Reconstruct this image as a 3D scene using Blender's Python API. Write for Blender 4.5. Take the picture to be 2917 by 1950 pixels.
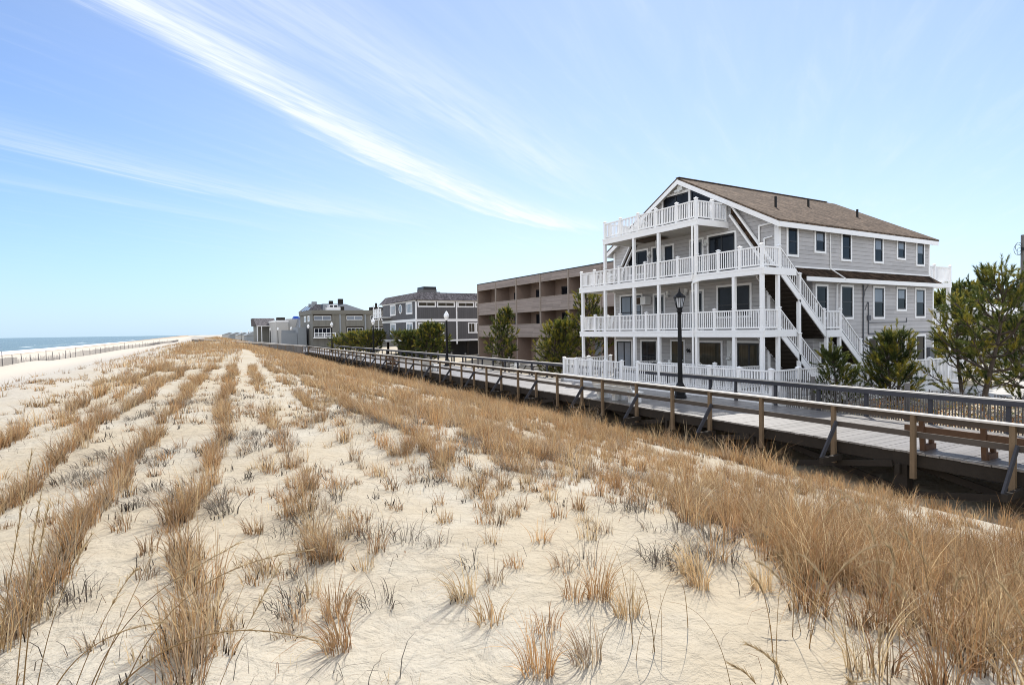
import bpy, math, random
import numpy as np
from mathutils import Vector, Matrix

random.seed(7)
rng = np.random.default_rng(7)
PI = math.pi
scene = bpy.context.scene
COL = scene.collection
for o in list(bpy.data.objects):
    bpy.data.objects.remove(o)

# ------------------------------------------------------------------ camera
EYE = 3.1
YAW, PITCH, ROLL = math.radians(29.8), math.radians(1.217), math.atan(0.015)
cF = Vector((math.sin(YAW)*math.cos(PITCH), math.cos(YAW)*math.cos(PITCH), -math.sin(PITCH)))
cR0 = Vector((math.cos(YAW), -math.sin(YAW), 0))
cU0 = cR0.cross(cF)
cR = cR0*math.cos(ROLL) - cU0*math.sin(ROLL)
cU = cU0*math.cos(ROLL) + cR0*math.sin(ROLL)
cam_d = bpy.data.cameras.new('camera')
cam = bpy.data.objects.new('camera', cam_d)
COL.objects.link(cam)
cam.matrix_world = Matrix(((cR.x, cU.x, -cF.x, 0), (cR.y, cU.y, -cF.y, 0), (cR.z, cU.z, -cF.z, EYE), (0, 0, 0, 1)))
cam_d.sensor_width = 36
cam_d.lens = 1624/2917*36
cam_d.clip_start = 0.05
cam_d.clip_end = 60000
scene.camera = cam

# ------------------------------------------------------------------ sky and sun
SUN_AZ, SUN_EL = math.radians(45), math.radians(47)      # azimuth from +Y towards +X
world = bpy.data.worlds.new("World")
scene.world = world
world.use_nodes = True
wn, wl = world.node_tree.nodes, world.node_tree.links
for n in list(wn):
    wn.remove(n)


class G:
    """small expression helper for shader maths"""
    def __init__(s, nodes, links):
        s.n, s.l = nodes, links

    def m(s, op, *a, clamp=False):
        nd = s.n.new('ShaderNodeMath')
        nd.operation = op
        nd.use_clamp = clamp
        for i, v in enumerate(a):
            if isinstance(v, (int, float)):
                nd.inputs[i].default_value = v
            else:
                s.l.new(v, nd.inputs[i])
        return nd.outputs[0]

    def noise(s, vec, scale, detail=4, rough=.55, dist=0, dim='3D'):
        nd = s.n.new('ShaderNodeTexNoise')
        nd.noise_dimensions = dim
        nd.inputs['Scale'].default_value = scale
        nd.inputs['Detail'].default_value = detail
        nd.inputs['Roughness'].default_value = rough
        nd.inputs['Distortion'].default_value = dist
        s.l.new(vec, nd.inputs['Vector'])
        return nd.outputs['Fac']

    def comb(s, x, y, z=0.0):
        nd = s.n.new('ShaderNodeCombineXYZ')
        for i, v in enumerate((x, y, z)):
            if isinstance(v, (int, float)):
                nd.inputs[i].default_value = v
            else:
                s.l.new(v, nd.inputs[i])
        return nd.outputs[0]

    def sstep(s, v, a, b):
        nd = s.n.new('ShaderNodeMapRange')
        nd.interpolation_type = 'SMOOTHSTEP'
        nd.inputs['From Min'].default_value = a
        nd.inputs['From Max'].default_value = b
        s.l.new(v, nd.inputs['Value'])
        return nd.outputs[0]

    def mix(s, f, a, b, mode='MIX'):
        nd = s.n.new('ShaderNodeMix')
        nd.data_type = 'RGBA'
        nd.blend_type = mode
        for k, v in ((0, f), (6, a), (7, b)):
            if isinstance(v, (int, float)):
                nd.inputs[k].default_value = v
            elif isinstance(v, tuple):
                nd.inputs[k].default_value = (*v[:3], 1)
            else:
                s.l.new(v, nd.inputs[k])
        return nd.outputs[2]


g = G(wn, wl)
sky = wn.new('ShaderNodeTexSky')
sky.sky_type = 'NISHITA'
sky.sun_disc = False
sky.sun_elevation = SUN_EL
sky.sun_rotation = SUN_AZ
sky.altitude = 0
sky.air_density = 1.0
sky.dust_density = 0.1
sky.ozone_density = 2.6
tc = wn.new('ShaderNodeTexCoord')
sep = wn.new('ShaderNodeSeparateXYZ')
wl.new(tc.outputs['Generated'], sep.inputs[0])
dx, dy, dz = sep.outputs
zc = g.m('MAXIMUM', dz, 0.03)
u, v = g.m('DIVIDE', dx, zc), g.m('DIVIDE', dy, zc)
# wind direction of the cirrus (0.83, 0.56) in the cloud layer
p = g.m('ADD', g.m('MULTIPLY', u, .83), g.m('MULTIPLY', v, .56))
q = g.m('SUBTRACT', g.m('MULTIPLY', v, .83), g.m('MULTIPLY', u, .56))
pq = g.comb(g.m('MULTIPLY', p, .45), g.m('MULTIPLY', q, 3.2), 0)
streak = g.noise(pq, 2.2, 6, .62, .5)
fine = g.noise(g.comb(g.m('MULTIPLY', p, 1.0), g.m('MULTIPLY', q, 9.0), 3.0), 2.5, 5, .6, .3)


def band(c, wlo, whi, u0, u1, amp):
    t = g.m('MINIMUM', g.m('MAXIMUM', u, u0 - .6), u1 + .6)
    acc = c[-1]
    for k in reversed(c[:-1]):
        acc = g.m('ADD', g.m('MULTIPLY', t, acc), k)
    wob = g.m('MULTIPLY', g.m('SUBTRACT', streak, .5), .34)
    d = g.m('ADD', g.m('SUBTRACT', acc, v), wob)           # positive: above / nearer the zenith
    up = g.m('DIVIDE', g.m('MAXIMUM', d, 0.0), whi)
    lo = g.m('DIVIDE', g.m('MINIMUM', d, 0.0), wlo)
    e = g.m('ADD', g.m('MULTIPLY', up, up), g.m('MULTIPLY', lo, lo))
    k = g.m('EXPONENT', g.m('MULTIPLY', e, -1.0))
    k = g.m('MULTIPLY', k, g.sstep(u, u0 - .6, u0 + .5))
    k = g.m('MULTIPLY', k, g.m('SUBTRACT', 1.0, g.sstep(u, u1 - .9, u1 + .5)))
    tex = g.m('ADD', g.m('MULTIPLY', g.sstep(fine, .18, .82), .75), g.m('MULTIPLY', streak, .6))
    return g.m('MULTIPLY', g.m('MULTIPLY', k, tex), amp)


def fit(pts, deg):
    a = np.array(pts)
    return [float(x) for x in np.polyfit(a[:, 0], a[:, 1], deg)[::-1]]


main_c = fit([(-.17, 2.207), (.107, 2.449), (.518, 2.842), (.816, 3.176), (1.577, 3.761), (2.242, 4.226), (3.632, 4.70)], 3)
b1 = band([main_c[0] - .10] + main_c[1:], .09, .29, -.7, 3.6, .95)
b1b = band([main_c[0] + .09] + main_c[1:], .04, .07, .6, 3.4, .55)
b2 = band(fit([(-.806, 3.876), (-.382, 4.081), (.177, 4.508), (1.239, 4.865)], 2), .10, .45, -1.6, 1.8, .34)
b3 = band(fit([(.338, 1.936), (.69, 2.14), (1.154, 2.522), (1.679, 2.735)], 1), .2, .3, -.1, 2.6, .30)
b4 = band([5.4, .55], .08, .3, -1.8, .8, .16)
cl = g.m('ADD', g.m('ADD', g.m('ADD', b1, b1b), g.m('ADD', b2, b3)), b4)
# a thin veil that thickens towards the sun
az = g.m('ADD', g.m('MULTIPLY', dx, math.sin(SUN_AZ)), g.m('MULTIPLY', dy, math.cos(SUN_AZ)))
sund = g.m('ADD', g.m('MULTIPLY', az, math.cos(SUN_EL)), g.m('MULTIPLY', dz, math.sin(SUN_EL)))
veil = g.m('MULTIPLY', g.sstep(sund, .35, 1.0), g.m('ADD', .23, g.m('MULTIPLY', streak, .16)))
veil = g.m('ADD', veil, g.m('MULTIPLY', g.sstep(streak, .5, .8), .08))
lowfade = g.sstep(dz, .0, .14)
cl = g.m('MULTIPLY', g.m('ADD', cl, veil), lowfade)
cl = g.m('MINIMUM', cl, .92)
# clear maritime air: bluer overhead, pale blue towards the horizon
tone = g.mix(1.0, sky.outputs[0], (.56, .672, .83), 'MULTIPLY')
hz = g.m('EXPONENT', g.m('MULTIPLY', g.m('MAXIMUM', dz, 0.0), -8.0))
hcol = g.mix(g.sstep(az, .72, 1.0), (2.75, 3.75, 4.7), (4.3, 4.75, 5.1))
tone = g.mix(g.m('MULTIPLY', hz, .9), tone, hcol)
glow = g.m('MULTIPLY', g.m('EXPONENT', g.m('MULTIPLY', g.m('MAXIMUM', dz, 0.0), -4.5)), g.sstep(az, .62, 1.0))
tone = g.mix(g.m('MULTIPLY', glow, .42), tone, (4.0, 4.5, 4.9))
skyc = g.mix(cl, tone, (4.7, 5.0, 5.3))
# unseen bright sky added opposite the sun to fill the shaded facades
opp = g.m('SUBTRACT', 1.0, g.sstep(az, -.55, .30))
fill_sky = g.m('MULTIPLY', opp, g.m('ADD', .45, g.m('MULTIPLY', g.noise(tc.outputs['Generated'], 3.0, 6, .6, .4), .9)), clamp=True)
skyc = g.mix(fill_sky, skyc, (6.5, 6.75, 7.15))
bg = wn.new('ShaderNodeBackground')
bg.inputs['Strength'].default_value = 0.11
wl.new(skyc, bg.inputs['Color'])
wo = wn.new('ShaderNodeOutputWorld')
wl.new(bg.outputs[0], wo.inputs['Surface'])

sun_d = bpy.data.lights.new('sun', 'SUN')
sun_d.energy = 3.6
sun_d.angle = math.radians(.53)
sun_d.color = (1, .955, .88)
sun = bpy.data.objects.new('sun', sun_d)
COL.objects.link(sun)
sdir = Vector((math.sin(SUN_AZ)*math.cos(SUN_EL), math.cos(SUN_AZ)*math.cos(SUN_EL), math.sin(SUN_EL)))
sun.rotation_euler = sdir.to_track_quat('Z', 'Y').to_euler()
scene.view_settings.view_transform = 'Standard'
scene.view_settings.look = 'None'
scene.view_settings.exposure = 0.95
scene.view_settings.gamma = 1
scene.cycles.filter_width = 1.0
scene.cycles.use_adaptive_sampling = False
scene.cycles.max_bounces = 6
scene.cycles.transparent_max_bounces = 12
scene.cycles.use_denoising = True
scene.cycles.denoiser = 'OPENIMAGEDENOISE'
scene.cycles.denoising_input_passes = 'RGB_ALBEDO_NORMAL'
scene.cycles.denoising_prefilter = 'ACCURATE'


# ------------------------------------------------------------------ helpers
def tag(o, label=None, cat=None, group=None, kind=None):
    if label:
        o['label'] = label
    if cat:
        o['category'] = cat
    if group:
        o['group'] = group
    if kind:
        o['kind'] = kind
    return o


def empty(name, loc, label=None, cat=None, group=None, kind=None):
    o = bpy.data.objects.new(name, None)
    o.empty_display_size = .2
    o.location = loc
    COL.objects.link(o)
    return tag(o, label, cat, group, kind)


def wloc(o):
    v = Vector((0, 0, 0))
    while o is not None:
        v += o.location
        o = o.parent
    return v


def copy_tree(o, parent=None):
    c = o.copy()
    COL.objects.link(c)
    c.parent = parent
    for ch in list(o.children):
        copy_tree(ch, c)
    return c


class MB:
    def __init__(s):
        s.V, s.F, s.M = [], [], []

    def face(s, pts, m=0):
        i = len(s.V)
        s.V += [tuple(p) for p in pts]
        s.F.append(tuple(range(i, i+len(pts))))
        s.M.append(m)

    def hexa(s, c, m=0):
        i = len(s.V)
        s.V += [tuple(p) for p in c]
        for f in ((0, 3, 2, 1), (4, 5, 6, 7), (0, 1, 5, 4), (1, 2, 6, 5), (2, 3, 7, 6), (3, 0, 4, 7)):
            s.F.append(tuple(i+k for k in f))
            s.M.append(m)

    def box(s, x0, x1, y0, y1, z0, z1, m=0):
        s.hexa([(x0, y0, z0), (x1, y0, z0), (x1, y1, z0), (x0, y1, z0), (x0, y0, z1), (x1, y0, z1), (x1, y1, z1), (x0, y1, z1)], m)

    def bar(s, a, b, w, h, m=0, up=(0, 0, 1)):
        a, b, up = Vector(a), Vector(b), Vector(up)
        d = (b-a).normalized()
        if abs(d.dot(up)) > .99:
            up = Vector((1, 0, 0))
        sx = d.cross(up).normalized()
        uu = sx.cross(d)
        sx, uu = sx*w/2, uu*h/2
        s.hexa([a-sx-uu, a+sx-uu, b+sx-uu, b-sx-uu, a-sx+uu, a+sx+uu, b+sx+uu, b-sx+uu], m)

    def vbar(s, a, b, w, h, m=0):
        """sloped beam with plumb-cut ends and vertical depth h (a, b on the top edge)"""
        a, b = Vector(a), Vector(b)
        d = Vector((b.x-a.x, b.y-a.y, 0)).normalized()
        sx = Vector((d.y, -d.x, 0))*w/2
        dn = Vector((0, 0, -h))
        s.hexa([a-sx+dn, a+sx+dn, b+sx+dn, b-sx+dn, a-sx, a+sx, b+sx, b-sx], m)

    def cyl(s, a, b, r0, r1, n=10, m=0, caps=True, ph=0):
        a, b = Vector(a), Vector(b)
        d = (b-a).normalized()
        up = Vector((0, 0, 1)) if abs(d.z) < .9 else Vector((1, 0, 0))
        e1 = d.cross(up).normalized()
        e2 = d.cross(e1)
        i = len(s.V)
        for c, r in ((a, r0), (b, r1)):
            for k in range(n):
                t = 2*PI*(k+ph)/n
                s.V.append(tuple(c+e1*r*math.cos(t)+e2*r*math.sin(t)))
        for k in range(n):
            s.F.append((i+k, i+(k+1) % n, i+n+(k+1) % n, i+n+k))
            s.M.append(m)
        if caps:
            s.F.append(tuple(i+k for k in reversed(range(n))))
            s.F.append(tuple(i+n+k for k in range(n)))
            s.M += [m, m]

    def tube(s, pts, r, n=6, m=0):
        for a, b in zip(pts[:-1], pts[1:]):
            s.cyl(a, b, r, r, n, m)

    def lathe(s, cx, cy, prof, n=12, m=0, ph=0):
        i = len(s.V)
        for r, z in prof:
            for k in range(n):
                t = 2*PI*(k+ph)/n
                s.V.append((cx+r*math.cos(t), cy+r*math.sin(t), z))
        for j in range(len(prof)-1):
            for k in range(n):
                a, b = i+j*n+k, i+j*n+(k+1) % n
                s.F.append((a, b, b+n, a+n))
                s.M.append(m)
        s.F.append(tuple(i+k for k in reversed(range(n))))
        s.F.append(tuple(i+(len(prof)-1)*n+k for k in range(n)))
        s.M += [m, m]

    def prism(s, poly, d, m=0):
        """poly: list of 3d points, extruded by d"""
        d = Vector(d)
        a = [Vector(p) for p in poly]
        b = [p+d for p in a]
        n = len(a)
        i = len(s.V)
        s.V += [tuple(p) for p in a+b]
        s.F.append(tuple(i+k for k in reversed(range(n))))
        s.F.append(tuple(i+n+k for k in range(n)))
        s.M += [m, m]
        for k in range(n):
            s.F.append((i+k, i+(k+1) % n, i+n+(k+1) % n, i+n+k))
            s.M.append(m)

    def build(s, name, mats, parent=None, smooth=False, fix=True):
        me = bpy.data.meshes.new(name)
        o3 = wloc(parent) if parent else Vector((0, 0, 0))
        V = np.array(s.V, dtype=np.float64) - np.array(o3)
        me.from_pydata(V.tolist(), [], s.F)
        if not isinstance(mats, (list, tuple)):
            mats = [mats]
        for mm in mats:
            me.materials.append(mm)
        if len(mats) > 1:
            me.polygons.foreach_set('material_index', s.M)
        if smooth:
            me.polygons.foreach_set('use_smooth', [True]*len(me.polygons))
        if fix:
            import bmesh
            bm = bmesh.new()
            bm.from_mesh(me)
            bmesh.ops.recalc_face_normals(bm, faces=bm.faces[:])
            bm.to_mesh(me)
            bm.free()
        o = bpy.data.objects.new(name, me)
        COL.objects.link(o)
        if parent:
            o.parent = parent
        return o


def np_mesh(name, V, Q, mats, parent=None, col=None, smooth=False):
    """numpy mesh of quads (or tris) with an optional per-vertex colour attribute"""
    me = bpy.data.meshes.new(name)
    nv, nf, k = len(V), len(Q), Q.shape[1]
    if parent:
        V = V - np.array(wloc(parent))
    me.vertices.add(nv)
    me.vertices.foreach_set('co', np.ascontiguousarray(V, dtype=np.float32).ravel())
    me.loops.add(nf*k)
    me.loops.foreach_set('vertex_index', np.ascontiguousarray(Q, dtype=np.int32).ravel())
    me.polygons.add(nf)
    me.polygons.foreach_set('loop_start', np.arange(0, nf*k, k, dtype=np.int32))
    me.polygons.foreach_set('loop_total', np.full(nf, k, dtype=np.int32))
    if smooth:
        me.polygons.foreach_set('use_smooth', np.ones(nf, dtype=bool))
    me.update(calc_edges=True)
    if col is not None:
        at = me.attributes.new('tint', 'FLOAT_COLOR', 'POINT')
        c4 = np.ones((nv, 4), dtype=np.float32)
        c4[:, :3] = col
        at.data.foreach_set('color', c4.ravel())
    me.materials.append(mats)
    o = bpy.data.objects.new(name, me)
    COL.objects.link(o)
    if parent:
        o.parent = parent
    return o


# ------------------------------------------------------------------ materials
def new_mat(name):
    m = bpy.data.materials.new(name)
    m.use_nodes = True
    nt = m.node_tree
    return m, nt.nodes, nt.links, nt.nodes['Principled BSDF']


def M(name, col, rough=.7, var=.18, scale=5, bump=0, bscale=40, spec=.3, island=0, stretch=(1, 1, 1), metal=0):
    m, n, l, b = new_mat(name)
    b.inputs['Roughness'].default_value = rough
    b.inputs['Specular IOR Level'].default_value = spec
    b.inputs['Metallic'].default_value = metal
    e = G(n, l)
    t = n.new('ShaderNodeTexCoord')
    mp = n.new('ShaderNodeMapping')
    mp.inputs['Scale'].default_value = stretch
    l.new(t.outputs['Object'], mp.inputs[0])
    f = e.noise(mp.outputs[0], scale, 5, .6)
    k = e.m('ADD', 1-var, e.m('MULTIPLY', f, 2*var))
    if island:
        ge = n.new('ShaderNodeNewGeometry')
        k = e.m('MULTIPLY', k, e.m('ADD', 1-island, e.m('MULTIPLY', ge.outputs['Random Per Island'], 2*island)))
    vm = n.new('ShaderNodeVectorMath')
    vm.operation = 'SCALE'
    vm.inputs[0].default_value = col
    l.new(k, vm.inputs['Scale'])
    l.new(vm.outputs[0], b.inputs['Base Color'])
    if bump:
        bp = n.new('ShaderNodeBump')
        bp.inputs['Strength'].default_value = bump
        bp.inputs['Distance'].default_value = .02
        l.new(e.noise(mp.outputs[0], bscale, 4, .6), bp.inputs['Height'])
        l.new(bp.outputs[0], b.inputs['Normal'])
    return m


def siding(name, col, pitch, joint=.35, axis='Z', rough=.6, jw=.09, off=0.0, rand=.08):
    """lap or board siding: narrow joint between courses, slope of each course as bump, course to course tone"""
    m, n, l, b = new_mat(name)
    b.inputs['Roughness'].default_value = rough
    b.inputs['Specular IOR Level'].default_value = .25
    e = G(n, l)
    t = n.new('ShaderNodeNewGeometry')
    sp = n.new('ShaderNodeSeparateXYZ')
    l.new(t.outputs['Position'], sp.inputs[0])
    x, y, z = sp.outputs
    c = z if axis == 'Z' else e.m('ADD', x, y)
    w = e.m('DIVIDE', e.m('ADD', c, off), pitch)
    fr = e.m('FRACT', w)
    cell = e.m('FLOOR', w)
    wnoise = n.new('ShaderNodeTexWhiteNoise')
    wnoise.noise_dimensions = '2D'
    l.new(e.comb(cell, e.m('FLOOR', e.m('DIVIDE', e.m('ADD', e.m('ADD', x, y), e.m('MULTIPLY', cell, 1.37)), 2.6)) if axis == 'Z' else 0.0), wnoise.inputs['Vector'])
    tone = e.m('ADD', 1-rand, e.m('MULTIPLY', wnoise.outputs['Value'], 2*rand))
    tone = e.m('MULTIPLY', tone, e.m('ADD', .9, e.m('MULTIPLY', e.noise(t.outputs['Position'], 1.3, 5, .6), .2)))
    edge = e.sstep(fr, 0, jw)
    tone = e.m('MULTIPLY', tone, e.m('ADD', joint, e.m('MULTIPLY', edge, 1-joint)))
    vm = n.new('ShaderNodeVectorMath')
    vm.operation = 'SCALE'
    vm.inputs[0].default_value = col
    l.new(tone, vm.inputs['Scale'])
    l.new(vm.outputs[0], b.inputs['Base Color'])
    bp = n.new('ShaderNodeBump')
    bp.inputs['Strength'].default_value = .6
    bp.inputs['Distance'].default_value = .02
    l.new(e.m('SUBTRACT', edge, e.m('MULTIPLY', fr, .6)), bp.inputs['Height'])
    l.new(bp.outputs[0], b.inputs['Normal'])
    return m


def shingle(name, col, pitch=.16, rand=.35):
    m, n, l, b = new_mat(name)
    b.inputs['Roughness'].default_value = .95
    b.inputs['Specular IOR Level'].default_value = .05
    e = G(n, l)
    t = n.new('ShaderNodeNewGeometry')
    sp = n.new('ShaderNodeSeparateXYZ')
    l.new(t.outputs['Position'], sp.inputs[0])
    x, y, z = sp.outputs
    w = e.m('DIVIDE', z, pitch)
    row = e.m('FLOOR', w)
    fr = e.m('FRACT', w)
    xx = e.m('DIVIDE', e.m('ADD', e.m('ADD', x, y), e.m('MULTIPLY', row, .37)), .22)
    wn_ = n.new('ShaderNodeTexWhiteNoise')
    wn_.noise_dimensions = '2D'
    l.new(e.comb(row, e.m('FLOOR', xx)), wn_.inputs['Vector'])
    tone = e.m('ADD', 1-rand, e.m('MULTIPLY', wn_.outputs['Value'], 2*rand))
    tone = e.m('MULTIPLY', tone, e.m('ADD', .45, e.m('MULTIPLY', e.sstep(e.noise(t.outputs['Position'], 4.5, 3, .7), .25, .75), 1.1)))
    vm = n.new('ShaderNodeVectorMath')
    vm.operation = 'SCALE'
    vm.inputs[0].default_value = col
    l.new(tone, vm.inputs['Scale'])
    l.new(vm.outputs[0], b.inputs['Base Color'])
    bp = n.new('ShaderNodeBump')
    bp.inputs['Strength'].default_value = .8
    bp.inputs['Distance'].default_value = .03
    l.new(e.m('SUBTRACT', wn_.outputs['Value'], fr), bp.inputs['Height'])
    l.new(bp.outputs[0], b.inputs['Normal'])
    return m


def glass_mat(name, col, rough=.04, blind=None, spec=.32):
    """window pane: dark room behind a glossy surface, or a pale blind or sky reflection put into the colour"""
    m, n, l, b = new_mat(name)
    b.inputs['Roughness'].default_value = rough
    b.inputs['IOR'].default_value = 1.5
    b.inputs['Specular IOR Level'].default_value = spec
    e = G(n, l)
    t = n.new('ShaderNodeNewGeometry')
    f = e.noise(t.outputs['Position'], .9, 3, .5)
    c = e.mix(e.sstep(f, .4, .62), col, tuple(x*1.9 for x in col))
    if blind:
        sp = n.new('ShaderNodeSeparateXYZ')
        l.new(t.outputs['Position'], sp.inputs[0])
        a = e.m('SINE', e.m('MULTIPLY', e.m('ADD', sp.outputs[0], sp.outputs[1]), 60))
        c = e.mix(e.m('ADD', .75, e.m('MULTIPLY', a, .2)), c, blind)
    l.new(c, b.inputs['Base Color'])
    nb = n.new('ShaderNodeBump')
    nb.inputs['Strength'].default_value = .05
    nb.inputs['Distance'].default_value = .05
    l.new(e.noise(t.outputs['Position'], 1.5, 2, .5), nb.inputs['Height'])
    l.new(nb.outputs[0], b.inputs['Normal'])
    return m


def tint_mat(name, rough=.8, trans=.45, var=.25):
    """thin leaves and blades: colour from the 'tint' attribute, part of the light passes through"""
    m, n, l, b = new_mat(name)
    a = n.new('ShaderNodeAttribute')
    a.attribute_name = 'tint'
    b.inputs['Roughness'].default_value = rough
    b.inputs['Specular IOR Level'].default_value = .25
    l.new(a.outputs['Color'], b.inputs['Base Color'])
    tr = n.new('ShaderNodeBsdfTranslucent')
    l.new(a.outputs['Color'], tr.inputs['Color'])
    mx = n.new('ShaderNodeMixShader')
    mx.inputs[0].default_value = trans
    l.new(b.outputs[0], mx.inputs[1])
    l.new(tr.outputs[0], mx.inputs[2])
    l.new(mx.outputs[0], n['Material Output'].inputs['Surface'])
    return m


mat = {}
mat['white'] = M('white_paint', (.86, .86, .86), .45, .04, 2, spec=.4)
mat['white_worn'] = M('white_worn_plastic', (.72, .73, .72), .5, .10, 3, spec=.35)
mat['grey_siding'] = siding('grey_lap_siding', (.435, .425, .425), .205, .38, jw=.11)
mat['soffit'] = siding('grey_soffit_boards', (.50, .48, .44), .12, .6, 'XY')
mat['shingle'] = shingle('brown_grey_roof_shingles', (.112, .083, .062), .19, .3)
mat['shingle_dark'] = shingle('dark_brown_shingles', (.05, .033, .022), .2, .5)
mat['sash'] = M('black_window_sash', (.012, .012, .014), .35, .1, 4, spec=.4)
mat['pane'] = glass_mat('dark_window_glass', (.008, .010, .014), spec=.16)
mat['pane_blind_sky'] = glass_mat('window_glass_blind_and_sky', (.03, .032, .036), .05, (.25, .285, .34))  # blind colour; also paints the sky reflection into upper sashes
mat['pane_brown'] = glass_mat('window_glass_over_brown_curtain', (.014, .013, .010), .06, (.055, .05, .036))
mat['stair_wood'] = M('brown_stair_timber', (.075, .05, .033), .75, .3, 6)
mat['dark_stair'] = M('dark_brown_stair_underside', (.026, .018, .012), .8, .3, 6)  # darker brown than the treads
mat['rail_grey'] = M('dark_grey_rail_timber', (.05, .05, .058), .8, .3, 6, .25, 30, stretch=(3, .4, 3), island=.15)
mat['stub'] = M('dark_dead_stems', (.035, .027, .021), .9, .5, 30)
mat['slat_pale'] = M('pale_weathered_slats', (.27, .25, .235), .85, .2, 6)
mat['steel'] = M('galvanised_steel', (.35, .36, .37), .4, .1, 5, metal=.6)
mat['black_iron'] = M('black_cast_iron', (.006, .006, .007), .5, .2, 9, spec=.2)
mat['dark_pipe'] = M('dark_conduit', (.10, .105, .12), .5, .15)
mat['vent'] = M('black_vent_pipe', (.012, .012, .012), .6)
mat['deck'] = M('weathered_deck_boards', (.195, .182, .172), .36, .25, 3, .15, 30, spec=.8, island=.16, stretch=(.35, 3, 3))
mat['post_wood'] = M('tan_timber_posts', (.165, .115, .07), .8, .35, 7, .3, 30, island=.18, stretch=(3, 3, .4))
mat['rail_wood'] = M('weathered_grey_brown_rail', (.075, .062, .052), .78, .3, 6, .25, 30, island=.12, stretch=(3, .35, 3))
mat['cap_wood'] = M('silvery_cap_board', (.52, .49, .45), .45, .2, 5, .2, 30, stretch=(3, .35, 3), island=.08)
mat['grey_wood'] = M('grey_weathered_timber', (.16, .15, .145), .8, .3, 6, .25, 30, stretch=(3, 3, .4), island=.15)
mat['dark_wood'] = M('tarred_dark_timber', (.027, .021, .016), .85, .35, 5, .3, 20, island=.2)
mat['bench_wood'] = M('reddish_brown_bench_boards', (.12, .065, .036), .65, .3, 7, .2, 30, island=.12)
mat['brown_siding'] = siding('brown_shingle_siding', (.30, .245, .215), .165, .45, rand=.14)
mat['brown_trim'] = M('brown_trim', (.30, .25, .21), .7, .12, 4)
mat['brown_wall'] = M('brown_stucco', (.28, .205, .165), .85, .12, 4, .2, 60)
mat['charcoal'] = siding('charcoal_vertical_boards', (.105, .102, .106), .30, .55, 'XY', jw=.12)
mat['mansard'] = shingle('grey_mansard_shingles', (.12, .11, .115), .24, .4)
mat['olive_grey'] = siding('olive_grey_vertical_boards', (.18, .172, .15), .35, .75, 'XY', jw=.12)
mat['olive_trim'] = M('olive_grey_fascia', (.17, .162, .14), .7, .1)
mat['far_grey'] = M('pale_blue_grey_siding', (.26, .28, .30), .8, .08, 2)
mat['far_pale'] = M('pale_cream_siding', (.48, .47, .45), .8, .06, 2)
mat['metal_roof'] = M('grey_standing_seam_roof', (.10, .11, .125), .85, .08, 3, spec=.05)
mat['blue_tarp'] = M('blue_tarpaulin', (.02, .08, .42), .5, .15, 4)
mat['black_plastic'] = M('dark_plastic', (.02, .02, .022), .5, .1)
mat['globe'] = M('white_lamp_globe', (.86, .87, .88), .25, .02, 3, spec=.5)
mat['lantern_glass'] = glass_mat('lantern_glass', (.35, .37, .40), .12)
mat['concrete'] = M('pale_concrete', (.40, .385, .36), .85, .12, 2, .2, 20)
mat['bark'] = M('grey_brown_bark', (.085, .066, .052), .9, .35, 12, .5, 40)
mat['needles'] = tint_mat('pine_needles', .6, .42)
mat['leaf'] = tint_mat('green_leaves', .6, .35)
mat['blade'] = tint_mat('dry_grass_blades', .75, .42)
mat['car_paint'] = M('silver_car_paint', (.55, .56, .58), .3, .03, 2, spec=.6)
mat['rubber'] = M('black_rubber', (.02, .02, .02), .8)
mat['red'] = M('faded_red_paint', (.45, .10, .09), .6)


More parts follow.
